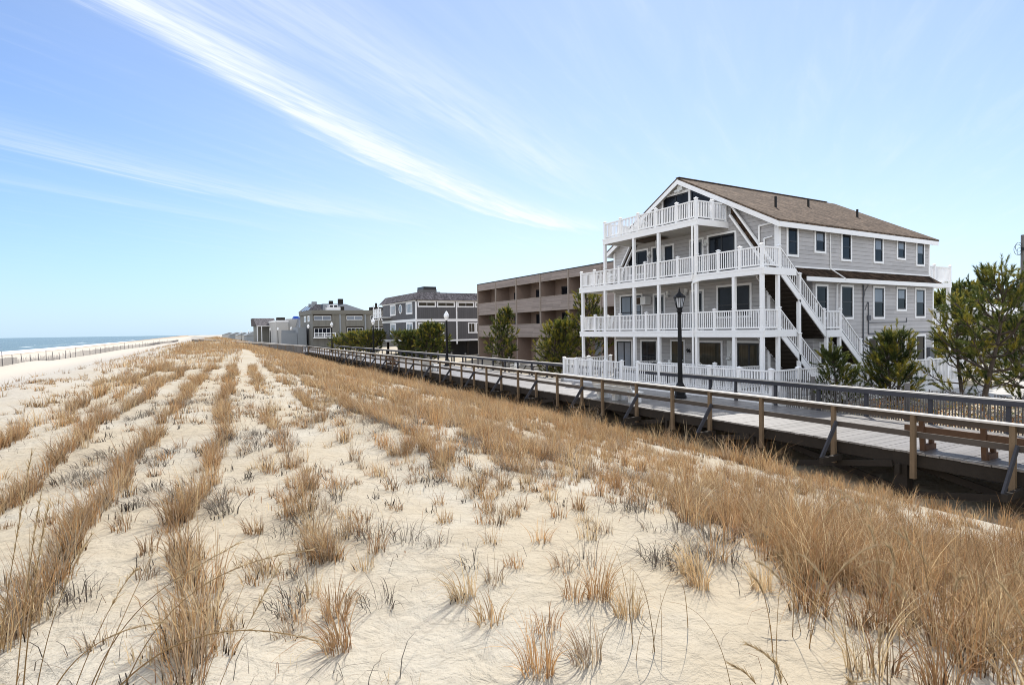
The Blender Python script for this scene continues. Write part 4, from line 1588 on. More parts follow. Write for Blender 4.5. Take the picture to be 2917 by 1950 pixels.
# ------------------------------------------------------------------ olive grey condominium
cX, cY = 25.0, 134.0
co = empty('condominium', (cX, cY, -.3), 'long olive grey block with flat roof, recessed glazed balconies and a grey hipped upper roof', 'building')
cy_pl, cx_pl = ('Y', cY), ('X', cX)
mb = MB()
mb.box(cX, 46, cY, 150, -.4, 7.4)
mb.build('wall', mat['olive_grey'], co)
mb = MB()
mb.box(cX-.25, 46.3, cY-.35, 150.2, 7.42, 8.33)
mb.build('roof_fascia', mat['olive_trim'], co)
mb = MB()
mb.hexa([(27.8, 137, 8.33), (38.0, 137, 8.33), (38.0, 150, 8.33), (27.8, 150, 8.33), (28.9, 141.5, 10.15), (34.2, 141.5, 10.15), (34.2, 146, 10.15), (28.9, 146, 10.15)])
ur = mb.build('upper_roof', mat['metal_roof'], co)
mb = MB()
mb.box(29.4, 31.4, 137.4, 140, 8.6, 9.75)
dm = mb.build('dormer', mat['white'], ur)
mb = MB()
for x in (29.45, 30.45):
    mb.box(x+.1, x+.85, 137.36, 137.399, 9.0, 9.6)
mb.build('pane', mat['pane'], dm)
mb = MB()
mb.box(28.3, 31.6, 134.6, 136.1, 8.34, 9.05)
mb.build('roof_box', mat['white'], co)
for bb in ((31.4, 32.2, 134.4, 135.2, 8.34, 9.2), (32.6, 33.7, 141.6, 142.6, 10.15, 11.4), (30.4, 31.3, 141.6, 142.4, 10.15, 10.9)):
    mb = MB()
    mb.box(*bb)
    mb.build('roof_vent', mat['dark_wood'], co)
mb = MB()
mb.box(39, 42, 136, 138, 8.34, 9.2)
mb.box(40.2, 40.6, 136.5, 137, 9.2, 10.2)
mb.build('roof_vent', mat['dark_wood'], co)
for a, c, z0, z1, kind in ((25.2, 29.15, 5.95, 7.1, 0), (32.5, 36.3, 6.0, 7.1, 0), (25.25, 28.95, 2.3, 4.3, 1), (32.6, 36.4, 2.4, 4.3, 1), (38.2, 40.4, 6.0, 7.2, 2), (40.7, 43.0, 6.0, 7.2, 2), (38.4, 43, 2.4, 4.2, 1)):
    mb = MB()
    pbox(mb, cy_pl, a-.1, c+.1, z1, z1+.3, .003, .02)
    pbox(mb, cy_pl, a-.12, a-.001, z0, z1, .003, .02)
    pbox(mb, cy_pl, c+.001, c+.15, z0, z1, .003, .02)
    mb.build('recess_shade_strip', mat['dark_wood'], co)  # flat dark strips imitating the shade of a recess around the glazing
    window(co, cy_pl, a, c, z0, z1, trim=.07, sash=.07, vs=(.25, .5, .75) if kind else (.5,), sashmat='white', trimmat='olive_trim' if kind < 2 else 'white', pane='pane' if kind else 'pane_blind_sky')
for x in (30.92, 36.75):
    mb = MB()
    pbox(mb, cy_pl, x, x+.35, -.3, 7.4, .003, .14)
    mb.build('downpipe', mat['far_grey'], co)
for a, c, z1, d_ in ((cX-.05, 29.7, 5.93, .25), (32.4, 36.5, 5.9, .2)):
    mb = MB()
    pbox(mb, cy_pl, a, c, 4.62, z1, .003, d_)
    mb.build('balcony_parapet', mat['olive_grey'], co)
bp_ = MB()
pbox(bp_, cy_pl, 25.0, 29.8, 1.95, 2.12, .003, 1.3)
bal = bp_.build('balcony', mat['white'], co)
mb = MB()
for x in (25.1, 27.3, 29.7):
    mb.box(x-.07, x+.07, cY-1.28, cY-1.16, 2.12, 3.2)
mb.box(25.0, 29.8, cY-1.26, cY-1.18, 3.08, 3.2)
mb.box(25.0, 29.8, cY-1.25, cY-1.19, 2.3, 2.4)
for x in np.arange(25.25, 29.7, .22):
    mb.box(x-.02, x+.02, cY-1.24, cY-1.2, 2.4, 3.08)
mb.build('railing', mat['white'], bal)
for yy in (137.5, 142):
    window(co, cx_pl, yy, yy+2.4, 5.8, 7.2, trim=.2, vs=(.5,), sashmat='white', pane='pane_blind_sky')
# sloping skylights on its sea front
mb = MB()
mb.prism([(cX-.2, 135, 8.35), (cX-.2, 158, 7.6), (cX-.2, 158, 7.9), (cX+2.2, 150, 10.0), (cX+2.2, 135, 10.1)], (.12, 0, 0)) if False else None
mb.hexa([(cX-.2, 136, 8.34), (cX+2.5, 136, 8.34), (cX+2.5, 152, 8.34), (cX-.2, 152, 8.34), (cX+1.3, 137, 9.8), (cX+2.4, 137, 9.8), (cX+2.4, 150, 9.8), (cX+1.3, 150, 9.8)])
sk = mb.build('skylight_roof', mat['mansard'], co)
mb = MB()
for yy in (138.5, 142, 145.5):
    mb.hexa([(cX-.12, yy, 8.5), (cX-.06, yy, 8.45), (cX-.06, yy+2.2, 8.45), (cX-.12, yy+2.2, 8.5), (cX+1.15, yy, 9.72), (cX+1.22, yy, 9.68), (cX+1.22, yy+2.2, 9.68), (cX+1.15, yy+2.2, 9.72)])
mb.build('skylight_pane', mat['pane_blind_sky'], sk)
for yy, w, zt in ((137, 1.2, 10.4), (141.5, .5, 10.1)):
    mb = MB()
    mb.box(cX+.6, cX+1.6, yy, yy+w, 8.34, zt)
    mb.build('chimney', mat['far_grey'], co)

# ------------------------------------------------------------------ farther buildings down the shore
fw = empty('board_fence', (19, 140, 0), 'tall pale blue grey board fence wall in front of the cream building', 'fence')
mb = MB()
mb.box(19.0, 22.4, 139, 139.2, -.3, 3.25)
mb.build('panel', mat['far_grey'], fw)
mb = MB()
mb.box(19.4, 22.4, 141.5, 141.7, -.3, 3.95)
mb.build('panel', mat['far_grey'], fw)
mb = MB()
mb.box(22.5, 24.4, 138.5, 146, -.3, 4.55)
mb.build('corner_block', mat['far_grey'], fw)
cb = empty('cream_building', (24, 172, 0), 'pale cream flat roofed building with slanted glazing and a blue cover on its roof', 'building')
mb = MB()
mb.box(22.0, 25.3, 171, 186, -.3, 6.4)
mb.box(25.31, 31, 172, 190, -.3, 7.3)
mb.build('wall', mat['far_pale'], cb)
mb = MB()
mb.box(21.9, 25.35, 170.9, 186, 6.41, 6.9)
mb.build('parapet', mat['white'], cb)
mb = MB()
mb.hexa([(27.0, 164, 3.8), (30, 164, 3.8), (30, 171.9, 3.8), (27, 171.9, 3.8), (28.2, 169, 8.0), (30, 169, 8.0), (30, 171.9, 8.0), (28.2, 171.9, 8.0)])
mb.build('slanted_glazing', mat['pane_blind_sky'], cb)
mb = MB()
mb.box(22.6, 24.6, 172, 175, 6.95, 7.7)
mb.build('roof_vent', mat['dark_wood'], cb)
mb = MB()
mb.hexa([(27.0, 173, 7.3), (29.4, 173, 7.3), (29.4, 176, 7.3), (27, 176, 7.3), (27.4, 173.4, 8.1), (29.0, 173.4, 8.0), (29.0, 175.6, 8.0), (27.4, 175.6, 8.1)])
mb.build('blue_cover', mat['blue_tarp'], cb)
ph = empty('porch_house', (20.5, 185, 0), 'grey gabled house with an open white posted porch, farthest house clearly seen', 'house')
mb = MB()
mb.box(19.0, 23.7, 186.5, 200, -.3, 5.6)
mb.build('wall', mat['olive_grey'], ph)
mb = MB()
mb.hexa([(18.4, 184.5, 5.6), (23.9, 184.5, 5.6), (23.9, 200, 5.6), (18.4, 200, 5.6), (17.9, 188.5, 7.9), (23.8, 188.5, 7.9), (23.8, 196, 7.9), (17.9, 196, 7.9)])
mb.build('roof', mat['mansard'], ph)
mb = MB()
mb.box(18.45, 23.85, 184.6, 184.9, 5.35, 5.62)
for x in (18.6, 19.8, 22.8, 23.7):
    mb.box(x-.1, x+.1, 184.65, 184.85, -.3, 5.349)
mb.build('porch_post', mat['white'], ph)
mb = MB()
mb.box(18.5, 23.8, 184.5, 186.49, -.3, .3)
mb.build('porch_floor', mat['far_grey'], ph)
for i, (x, yy, w, h) in enumerate(((24.5, 260, 5, 4.2), (27, 330, 7, 4.2), (30, 420, 9, 4.6), (34, 560, 11, 5))):
    lb = ['low pale far house just left of the porch house', 'tiny far house seen between distant lamp posts', 'hazy far house near the vanishing end of the boardwalk', 'farthest tiny pale house at the end of the shore'][i]
    t = empty('far_house', (x, yy, -.3), lb, 'house', 'distant houses along the shore')
    mb = MB()
    mb.box(x-w/2, x+w/2, yy, yy+12, -.3, h*.62)
    mb.build('wall', mat['far_pale'] if i % 2 else mat['far_grey'], t)
    mb = MB()
    mb.prism([(x-w/2-.4, yy-.4, h*.62), (x+w/2+.4, yy-.4, h*.62), (x, yy-.4, h)], (0, 12.8, 0))
    mb.build('roof', mat['far_grey'], t)

# ------------------------------------------------------------------ poles, slat fences, yard clutter
t = empty('utility_pole', (42.05, 13.9, -.3), 'weathered wooden utility pole at the right edge with a coil of cable', 'utility pole')
mb = MB()
mb.cyl((42.05, 13.9, -.4), (42.05, 13.9, 8.15), .17, .14, 12)
mb.build('pole', mat['grey_wood'], t)
mb = MB()
for c_, r_ in (((41.72, 14.02, 7.45), .26), ((41.78, 14.0, 7.2), .2), ((41.66, 14.04, 7.3), .3)):
    pts = [Vector(c_)+Vector((r_*math.cos(2*PI*k/20)*.9, -r_*math.cos(2*PI*k/20)*.3, r_*math.sin(2*PI*k/20))) for k in range(21)]
    mb.tube(pts, .012, 5)
mb.box(41.80, 41.92, 13.8, 13.95, 7.25, 7.42)
mb.build('cable_coil', mat['black_plastic'], t)
t = empty('utility_pole', (141, 57, -.3), 'distant dark utility pole with crossarms rising between the rear balcony and the pines', 'utility pole')
mb = MB()
mb.cyl((141, 57, -.4), (141, 57, 11.4), .3, .24, 8)
mb.build('pole', mat['dark_wood'], t)
mb = MB()
mb.bar((139.2, 58.2, 9.6), (143.2, 55.4, 9.9), .2, .25)
mb.bar((140, 57.7, 8.1), (141.6, 56.5, 8.1), .2, .25)
mb.box(139.7, 140.2, 57.3, 57.8, 10.0, 11.0)
mb.build('crossarm', mat['dark_wood'], t)

sf = empty('slat_fence', (20.75, 14.2, -.3), 'grey weathered wooden slat fence behind the railing at the right', 'fence')
mb = MB()
yy = 14.25
while yy > -3:
    x = 20.75-.035*(14.2-yy)+random.uniform(-.02, .02)
    tz = .98+random.uniform(-.06, .04)+.02*math.sin(yy)
    lean = random.uniform(-.03, .03)
    mb.hexa([(x-.006, yy-.02, -1.1), (x+.006, yy-.02, -1.1), (x+.006, yy+.02, -1.1), (x-.006, yy+.02, -1.1),
             (x-.006, yy-.017+lean, tz), (x+.006, yy-.017+lean, tz), (x+.006, yy+.017+lean, tz), (x-.006, yy+.017+lean, tz)])
    yy -= .082
mb.build('slats', mat['grey_wood'], sf)
mb = MB()
for z in (.1, .45, .8):
    mb.tube([(20.74-.035*(14.2-y_), y_, z+random.uniform(-.02, .02)) for y_ in (14.25, 10.7, 7.1, 3.6, 0, -3)], .006, 4)
mb.build('wire', mat['dark_pipe'], sf)
for y_ in (13.2, 9.85, 6.55, 3.2, 0):
    mb = MB()
    mb.box(20.80-.035*(14.2-y_), 20.90-.035*(14.2-y_), y_-.06, y_+.06, -1.2, 1.16)
    mb.build('post', mat['grey_wood'], sf)

# beach sand fence
bf = empty('beach_fence', (-22, 110, -1.2), 'long slatted sand fence with leaning posts between the dune and the beach', 'fence')


def fx_(y):
    return -29.6 + .055*y + .6*math.sin(y*.05)


mb = MB()
yy = 62.0
while yy < 470:
    st_ = .13 if yy < 140 else .3
    x = fx_(yy)
    z = gz(x, yy)
    hgt = 1.15+.08*math.sin(yy*.4)+random.uniform(-.05, .05)
    if 118 < yy < 150:
        hgt *= random.uniform(.4, 1.05)
    ln = random.uniform(-.05, .05)*(4 if 118 < yy < 150 else 1)
    w = .019 if yy < 140 else .045
    mb.hexa([(x-.01, yy-w, z-.05), (x+.01, yy-w, z-.05), (x+.01, yy+w, z-.05), (x-.01, yy+w, z-.05),
             (x-.01, yy-w+ln, z+hgt), (x+.01, yy-w+ln, z+hgt), (x+.01, yy+w+ln, z+hgt), (x-.01, yy+w+ln, z+hgt)])
    yy += st_
mb.build('slats', mat['slat_pale'], bf, fix=False)
yy = 62.5
k = 0
while yy < 470:
    x = fx_(yy)
    z = gz(x, yy)
    h_ = 1.5+random.uniform(-.1, .2)
    if k % 5 == 2:
        h_ = 2.2
    lx, ly = random.uniform(-.12, .12), random.uniform(-.15, .15)
    mb = MB()
    mb.cyl((x+.08, yy, z-.2), (x+.08+lx, yy+ly, z+h_), .055, .05, 7)
    mb.build('post', mat['grey_wood'], bf)
    yy += 4.1 if yy < 150 else 7.5
    k += 1
t = empty('beach_post', (-24.6, 98.5, -1.2), 'tall single dark post standing on the dune side of the sand fence', 'post')
mb = MB()
mb.cyl((-22.2, 92, gz(-22.2, 92)-.3), (-22.5, 92.1, gz(-22.2, 92)+2.7), .09, .08, 8)
mb.build('pole', mat['dark_wood'], t)

# bollards and a bench table in the sand yard by the brown block
bl = None
for i, (x, yy) in enumerate(((22.6, 40.0), (23.0, 43.5), (23.1, 46.6), (23.2, 49.5), (23.3, 53.0), (23.4, 56.8), (23.5, 60.5), (23.6, 64.0))):
    if i == 0:
        mb = MB()
        mb.cyl((0, 0, -.4), (0, 0, .95), .09, .085, 9)
        mb.cyl((0, 0, .95), (0, 0, .985), .085, .05, 9)
        bl = mb.build('yard_post', mat['grey_wood'])
        o = bl
    else:
        o = bl.copy()
        COL.objects.link(o)
    o.location = (x, yy, 0)
    tag(o, 'short grey post in the row behind the far railing by the brown and charcoal buildings', 'post', 'posts along the sand yard')
pt = empty('picnic_table', (22.9, 36.8, -.3), 'weathered picnic table behind the railing below the brown block', 'table')
mb = MB()
for k in range(5):
    mb.box(22.4+.16*k, 22.545+.16*k, 35.8, 37.8, .42, .46)
mb.build('tabletop', mat['grey_wood'], pt)
for s_ in (-1, 1):
    mb = MB()
    mb.box(22.8+s_*.72-.13, 22.8+s_*.72+.13, 35.8, 37.8, .10, .14)
    mb.build('seat', mat['grey_wood'], pt)
for yy in (36.2, 37.4):
    mb = MB()
    mb.bar((22.05, yy, -.35), (22.65, yy, .42), .05, .09)
    mb.bar((23.55, yy, -.35), (22.95, yy, .42), .05, .09)
    mb.build('leg', mat['grey_wood'], pt)
adirondack((23.6, 40.9, -.32), .4, 'white slatted chair in the sand yard beside the young pine')

# parked car and low house glimpsed through the big pine
ca = empty('parked_car', (54, 16.4, -.3), 'silver car with dark windows parked behind the big pine', 'car')


def carpt(u_, v_, z):
    return (54+u_*.25+v_*.97, 16.4+u_*.97-v_*.25, z-.3)


mb = MB()
body = [(-2.2, .35), (-2.25, .75), (-1.9, .9), (-1.1, .98), (1.6, 1.0), (2.15, .92), (2.25, .6), (2.2, .35)]
mb.prism([carpt(a, -.85, b) for a, b in body], Vector(carpt(0, .85, 0))-Vector(carpt(0, -.85, 0)))
mb.build('body', mat['car_paint'], ca)
mb = MB()
cab = [(-1.1, .98), (-.45, 1.48), (1.2, 1.5), (1.85, 1.0)]
mb.prism([carpt(a, -.74, b) for a, b in cab], Vector(carpt(0, .74, 0))-Vector(carpt(0, -.74, 0)))
mb.build('windows', mat['pane'], ca)
mb = MB()
mb.prism([carpt(a, -.72, b) for a, b in ((-.45, 1.485), (1.2, 1.505), (1.2, 1.55), (-.4, 1.54))], Vector(carpt(0, .72, 0))-Vector(carpt(0, -.72, 0)))
mb.build('car_roof', mat['car_paint'], ca)
for a in (-1.4, 1.4):
    for s_ in (-.86, .70):
        mb = MB()
        mb.cyl(carpt(a, s_, .33), carpt(a, s_+.18, .33), .33, .33, 16)
        mb.build('wheel', mat['rubber'], ca)
lh = empty('low_house', (66, 26, -.3), 'low pale house with a white roof glimpsed behind the pines at the right', 'house')
mb = MB()
mb.box(62, 72, 20, 34, -.4, 3.3)
mb.build('wall', mat['far_pale'], lh)
mb = MB()
mb.prism([(61.6, 19.5, 3.3), (61.6, 34.5, 3.3), (61.6, 27, 5.2)], (10.8, 0, 0))
mb.build('roof', mat['white_worn'], lh)
for yy in (22, 26, 30):
    window(lh, ('X', 62), yy, yy+1.5, .8, 2.4, vs=(.5,))

# ------------------------------------------------------------------ pines and shrubs
def tufts_mesh(name, parent, C, Dv, Ln, cols, n_needle, nl, nw, m):
    """needle tufts: C centres, Dv axis directions, Ln axis lengths; every needle one thin triangle"""
    N = len(C)
    C = np.repeat(C, n_needle, 0)
    Dv = np.repeat(Dv, n_needle, 0)
    Ln = np.repeat(Ln, n_needle)
    cols = np.repeat(cols, n_needle, 0)
    K = len(C)
    s = rng.random(K)
    base = C + Dv*(s*Ln)[:, None]
    rd_ = rng.normal(size=(K, 3))
    rd_ -= Dv*np.sum(rd_*Dv, 1, keepdims=True)
    rd_ /= np.linalg.norm(rd_, axis=1, keepdims=True)+1e-9
    ang = rng.uniform(.25, 1.05, K)*(1-.45*s)
    nd = Dv*np.cos(ang)[:, None] + rd_*np.sin(ang)[:, None]
    ln = nl*rng.uniform(.7, 1.25, K)
    side = np.cross(nd, rng.normal(size=(K, 3)))
    side /= np.linalg.norm(side, axis=1, keepdims=True)+1e-9
    side *= (nw*rng.uniform(.7, 1.3, K))[:, None]
    V = np.empty((K, 3, 3))
    V[:, 0] = base-side*.5
    V[:, 1] = base+side*.5
    V[:, 2] = base+nd*ln[:, None]
    cc = cols*rng.uniform(.7, 1.35, (K, 1))
    return np_mesh(name, V.reshape(-1, 3), np.arange(K*3).reshape(-1, 3), m, parent, np.repeat(cc, 3, 0))


GREENS = np.array([(.068, .090, .024), (.115, .130, .028), (.20, .19, .034), (.30, .25, .04), (.042, .060, .020)])


def pine(loc, H_, R_, label, seed, spacing=.34, nb=5, tl=.26, nn=44, nl=.13, nw=.012, shape=.75, lean=(0, 0), bare=.12, yel=.35, group='pines beside the boardwalk', name='pine_tree', stems=1, per=5):
    r = np.random.default_rng(seed)
    t = empty(name, loc, label, 'tree', group)
    O = np.array(loc, float)
    mb = MB()
    Cs, Ds, Ls = [], [], []
    for st in range(stems):
        h = H_*(1 if st == 0 else r.uniform(.75, .92))
        off = np.array([0, 0, 0.]) if st == 0 else np.array([r.uniform(-.3, .3)*R_, r.uniform(-.4, .4)*R_, 0])
        ln = np.array([lean[0], lean[1]]) + r.normal(0, .04, 2)

        def axis(f):
            return O + off + np.array([ln[0]*f*h + .05*h*math.sin(3*f+seed), ln[1]*f*h+.04*h*math.sin(4*f+seed*2), f*h])
        pts = [axis(f) for f in np.linspace(0, 1, 9)]
        r0 = .017*H_+.015
        for i in range(8):
            mb.cyl(pts[i], pts[i+1], r0*(1-i/8.6), r0*(1-(i+1)/8.6), 7, caps=False)
        Cs.append(pts[-1]-np.array([0, 0, .1]))
        Ds.append((0, 0, 1))
        Ls.append(tl*1.5)
        z = bare*h
        ph = r.uniform(0, 6)
        while z < h*.97:
            f = z/h
            rad = R_*min(1, (1-f)**shape*1.25)*(.55 if f < bare+.08 else 1)
            for k in range(nb):
                ph += 2*PI/nb + r.normal(0, .35)
                L = rad*r.uniform(.45, 1.12)
                el = r.uniform(-.05, .45) + .5*f
                room = max(.04, H_*1.0-.18*tl*3-f*h)
                if L*math.sin(el)+.22*L > room:
                    el = math.asin(max(-.35, min(.95, room/L-.22)))
                d0 = np.array([math.cos(ph)*math.cos(el), math.sin(ph)*math.cos(el), math.sin(el)])
                b0 = axis(f)
                # branch curves upward
                mid = b0 + d0*L*.55
                tip = b0 + d0*L + np.array([0, 0, .22*L])
                rb = max(.008, .010+.012*L)
                mb.cyl(b0, mid, rb*1.3, rb, 5, caps=False)
                mb.cyl(mid, tip, rb, rb*.5, 5, caps=False)
                nt = max(3, int(L*per*1.7))
                for j in range(nt):
                    s = 1-.68*(j/nt)*r.uniform(.8, 1.1)
                    bp0 = b0+(mid-b0)*(s/.55) if s < .55 else mid+(tip-mid)*((s-.55)/.45)
                    if j == 0:
                        dd = (tip-mid)/np.linalg.norm(tip-mid)+np.array([0, 0, .45])
                        cc = bp0
                    else:
                        sw = r.normal(0, 1, 3)
                        dd = d0*.6 + sw*.55 + np.array([0, 0, .55])
                        dd /= np.linalg.norm(dd)
                        tw = r.uniform(.12, .34)*min(1, L+.35)
                        cc = bp0+dd*tw
                        mb.cyl(bp0, cc, rb*.5, rb*.3, 4, caps=False)
                    dd = dd/np.linalg.norm(dd)
                    Cs.append(cc-dd*.05)
                    Ds.append(dd)
                    Ls.append(tl*r.uniform(.6, 1.3))
            z += spacing*r.uniform(.75, 1.25)*(1.15-.5*f)
    mb.build('trunk', mat['bark'], t, fix=False)
    C, Dv, L_ = np.array(Cs), np.array(Ds, float), np.array(Ls)
    w = np.array([.28, .30, .22*yel/.35, .14*yel/.35, .18])
    cols = GREENS[r.choice(5, len(C), p=w/w.sum())]
    tufts_mesh('crown', t, C, Dv, L_*1.15, cols, int(nn*1.7), nl, nw*1.35, mat['needles'])
    return t


# the ones at the right, in front of the stairs and the yard fence
pine((21.75, 12.9, -.5), 2.6, .85, 'small dark pine standing in front of the foot of the white stairs', 11, spacing=.30, nb=5, nn=56, yel=.12, nl=.14, tl=.34, per=6)
pine((25.0, 12.35, -.3), 3.1, 1.2, 'bushy twin stemmed pine in the middle of the three beside the yard fence', 5, spacing=.32, nb=5, stems=2, nn=52, yel=.3, per=5.5, nl=.15, tl=.34)
pine((27.2, 9.95, -.3), 5.55, 2.1, 'largest pine at the right edge, open crowned with a tall bare trunk', 23, spacing=.46, nb=5, nn=46, nl=.16, tl=.34, shape=.5, lean=(.03, -.02), yel=.35, per=5.0, bare=.16)
pine((27.5, 11.1, -.3), 4.3, 1.35, 'thin pine with spiky upright shoots just left of the largest pine', 31, spacing=.5, nb=4, nn=46, shape=.5, yel=.6, per=4.2, tl=.34, nl=.16)
pine((30.5, 10.0, -.3), 3.6, 1.9, 'low pine thicket behind the largest pine at the right edge', 37, spacing=.42, nb=7, nn=44, shape=.4, yel=.6, per=4.5, tl=.36, nl=.17, bare=.04)
# by the brown block
pine((25.5, 46.4, -.3), 5.35, 2.0, 'cone shaped young pine in front of the brown apartment block', 3, spacing=.34, nb=6, nn=36, tl=.36, nl=.2, nw=.022, shape=.85, bare=.06, yel=.3, per=3.2)
pine((23.4, 33.6, -.3), 3.9, 1.35, 'yellowish bushy pine beside the left corner of the white yard fence', 17, spacing=.34, nb=6, nn=40, tl=.34, nl=.17, nw=.018, shape=.45, bare=.05, yel=.9, per=3.6, stems=2)
pine((25.6, 33.6, -.3), 6.1, 1.9, 'taller dark pine behind the left end of the white balconies', 19, spacing=.42, nb=5, nn=36, tl=.32, nl=.18, nw=.02, shape=.45, bare=.1, yel=.6, per=3.0)
pine((24.3, 67.2, -.3), 3.4, 2.3, 'dark rounded pine, left of two in front of the charcoal house', 41, spacing=.36, nb=6, nn=26, tl=.4, nl=.24, nw=.035, shape=.3, bare=.03, yel=.12, per=2.6, stems=2)
pine((24.6, 61.8, -.3), 4.2, 2.0, 'dark pine with a pointed top, right of two in front of the charcoal house', 43, spacing=.36, nb=6, nn=26, tl=.4, nl=.24, nw=.035, shape=.5, bare=.03, yel=.25, per=2.6, stems=2)
for i, (x, yy, h, r_, s) in enumerate(((24.3, 96, 3.0, 3.0, 51), (24.2, 90, 3.3, 2.8, 52), (24.2, 84.5, 3.5, 2.4, 53), (24.1, 101, 2.4, 2.4, 54))):
    pine((x, yy, -.3), h, r_, ['broad middle bush of the spreading yellow green shrubs before the olive grey block',
                               'second bush from the right of the spreading yellow green shrubs',
                               'tallest, rightmost of the spreading yellow green shrubs, beside the white globe lamp',
                               'lowest, leftmost of the spreading yellow green shrubs'][i], s, spacing=.36, nb=7, nn=22, tl=.45, nl=.28, nw=.045, shape=.28, bare=.04, yel=.85, per=2.0, group='spreading shrubs', name='spreading_shrub')
# behind the house
for i, (x, yy, h, r_, s) in enumerate(((47.5, 20.5, 5.4, 2.3, 61), (78, 31, 8.0, 4.5, 62), (84, 37.5, 6.8, 4.0, 63), (92, 30, 7.5, 5, 64), (74, 18, 6.4, 4, 65), (60, 11, 5.5, 3, 66), (90, 22, 8, 5, 67))):
    pine((x, yy, -.3), h, r_, ['dark tree glimpsed under the rear balcony of the beach house', 'far dark tree left of the distant utility pole', 'far dark tree right of the distant utility pole',
                               'far tree behind the low pale house', 'far tree right of the low pale house', 'tree beyond the parked car', 'farthest tree behind the pines at the right'][i],
         s, spacing=.6, nb=6, nn=24, tl=.6, nl=.34, nw=.06, shape=.5, bare=.1, yel=.25, per=1.8, group='trees behind the beach house', name='background_tree')

# russet ground cover behind the slat fence
def leafy(name, pts, cols, size, m, kind='stuff'):
    K = len(pts)
    a = rng.normal(size=(K, 3))
    a /= np.linalg.norm(a, axis=1, keepdims=True)
    b2 = np.cross(a, rng.normal(size=(K, 3)))
    b2 /= np.linalg.norm(b2, axis=1, keepdims=True)
    s = size*rng.uniform(.6, 1.4, (K, 1))
    V = np.stack([pts-a*s, pts+b2*s*.45, pts+a*s, pts-b2*s*.45], 1).reshape(-1, 3)
    o = np_mesh(name, V, np.arange(K*4).reshape(-1, 4), m, None, np.repeat(cols, 4, 0))
    return tag(o, kind=kind)


K = 9000
py_ = rng.uniform(-2, 12.5, K)
px_ = 21.0 + rng.random(K)**1.4*4.5
hmax = .25+.55*np.clip(np.sin(py_*1.3)*np.cos(px_*2.1)+.6, 0, 1)
pz_ = -.3 + rng.random(K)*hmax
pal = np.array([(.30, .12, .035), (.22, .10, .04), (.36, .22, .07), (.10, .11, .03), (.15, .085, .04)])
gc = leafy('ground_cover', np.stack([px_, py_, pz_], 1), pal[rng.choice(5, K)]*rng.uniform(.6, 1.3, (K, 1)), .045, mat['leaf'])
gc['label'] = 'russet and green ground cover behind the slat fence'

# ------------------------------------------------------------------ dune grass
PAL = np.array([(.40, .265, .13), (.50, .355, .19), (.33, .185, .085), (.58, .45, .27), (.25, .13, .055), (.43, .24, .10), (.31, .26, .20)])
PALG = np.array([(.11, .092, .076), (.18, .155, .125), (.07, .056, .045), (.30, .26, .21)])
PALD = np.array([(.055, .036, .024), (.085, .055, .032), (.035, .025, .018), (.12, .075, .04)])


def blades(B, h, lean, w, col, segs=4, droop=None):
    """ribbons: base points, lengths, horizontal lean (tip offset / length), widths, colours"""
    N = len(B)
    if droop is None:
        droop = np.zeros(N)
    az_ = rng.uniform(0, 2*PI, N)
    side = np.stack([np.cos(az_), np.sin(az_), np.zeros(N)], 1)
    V = np.empty((N, segs+1, 2, 3), dtype=np.float32)
    for k in range(segs+1):
        s = k/segs
        c = B.copy()
        c[:, :2] += lean*(h*(s**1.8))[:, None]
        c[:, 2] += h*(s-droop*s**2.4)
        ww = (w*(1-s)**.6*.5 + w*.06)[:, None]
        V[:, k, 0] = c-side*ww
        V[:, k, 1] = c+side*ww
    b0 = (np.arange(N)*(segs+1)*2)[:, None]
    q = []
    for k in range(segs):
        q.append(b0+np.array([[2*k, 2*k+1, 2*k+3, 2*k+2]]))
    Q_ = np.stack(q, 1).reshape(-1, 4)
    C_ = np.repeat(col, (segs+1)*2, 0)
    return V.reshape(-1, 3), Q_, C_


def tuft_blades(P, K, r, h, hv, w, windy=.12, pal=PAL, droopmax=.8, spread=.34):
    """P: tuft centres (N,2), K blades per tuft"""
    N = len(P)
    hh = np.broadcast_to(h, (N,))
    hs = np.repeat(hh*rng.uniform(.75, 1.2, N), K)
    c = np.repeat(P, K, 0)
    M_ = len(c)
    a = rng.uniform(0, 2*PI, M_)
    rr = r*np.sqrt(rng.random(M_))
    out = np.stack([np.cos(a), np.sin(a)], 1)
    xy = c+out*rr[:, None]
    z = gnd(xy[:, 0], xy[:, 1])-.01
    hb = hs*(1-hv*rng.random(M_)**1.5)
    tl = np.repeat(rng.normal(0, .12, (N, 2)), K, 0)
    lean = out*(rng.uniform(0, spread*2, M_))[:, None] + tl + np.array([[-windy*.75, -windy*.2]])*rng.uniform(.2, 1.6, M_)[:, None] + rng.normal(0, .12, (M_, 2))
    dr = rng.uniform(0, droopmax, M_)*np.clip(np.linalg.norm(lean, axis=1)*1.6, .1, 1.3)
    pc = pal[rng.choice(len(pal), N)]*rng.uniform(.7, 1.2, (N, 1))*(.72+.5*vnoise(P[:, 0]*.7, P[:, 1]*.4, 41.))[:, None]
    col = np.repeat(pc, K, 0)*.55 + pal[rng.choice(len(pal), M_)]*.45
    col = col*rng.uniform(.65, 1.3, (M_, 1))
    ww = w*rng.uniform(.6, 1.4, M_)
    return np.stack([xy[:, 0], xy[:, 1], z], 1), hb, lean, ww, np.clip(col, 0, .9), dr


def join(parts):
    V, Q_, C_ = [], [], []
    o_ = 0
    for v_, q_, c_ in parts:
        V.append(v_)
        Q_.append(q_+o_)
        C_.append(c_)
        o_ += len(v_)
    return np.concatenate(V), np.concatenate(Q_), np.concatenate(C_)


def hash2(x, y, s=0.0):
    return np.modf(np.abs(np.sin(x*12.9898+y*78.233+s)*43758.5453))[0]


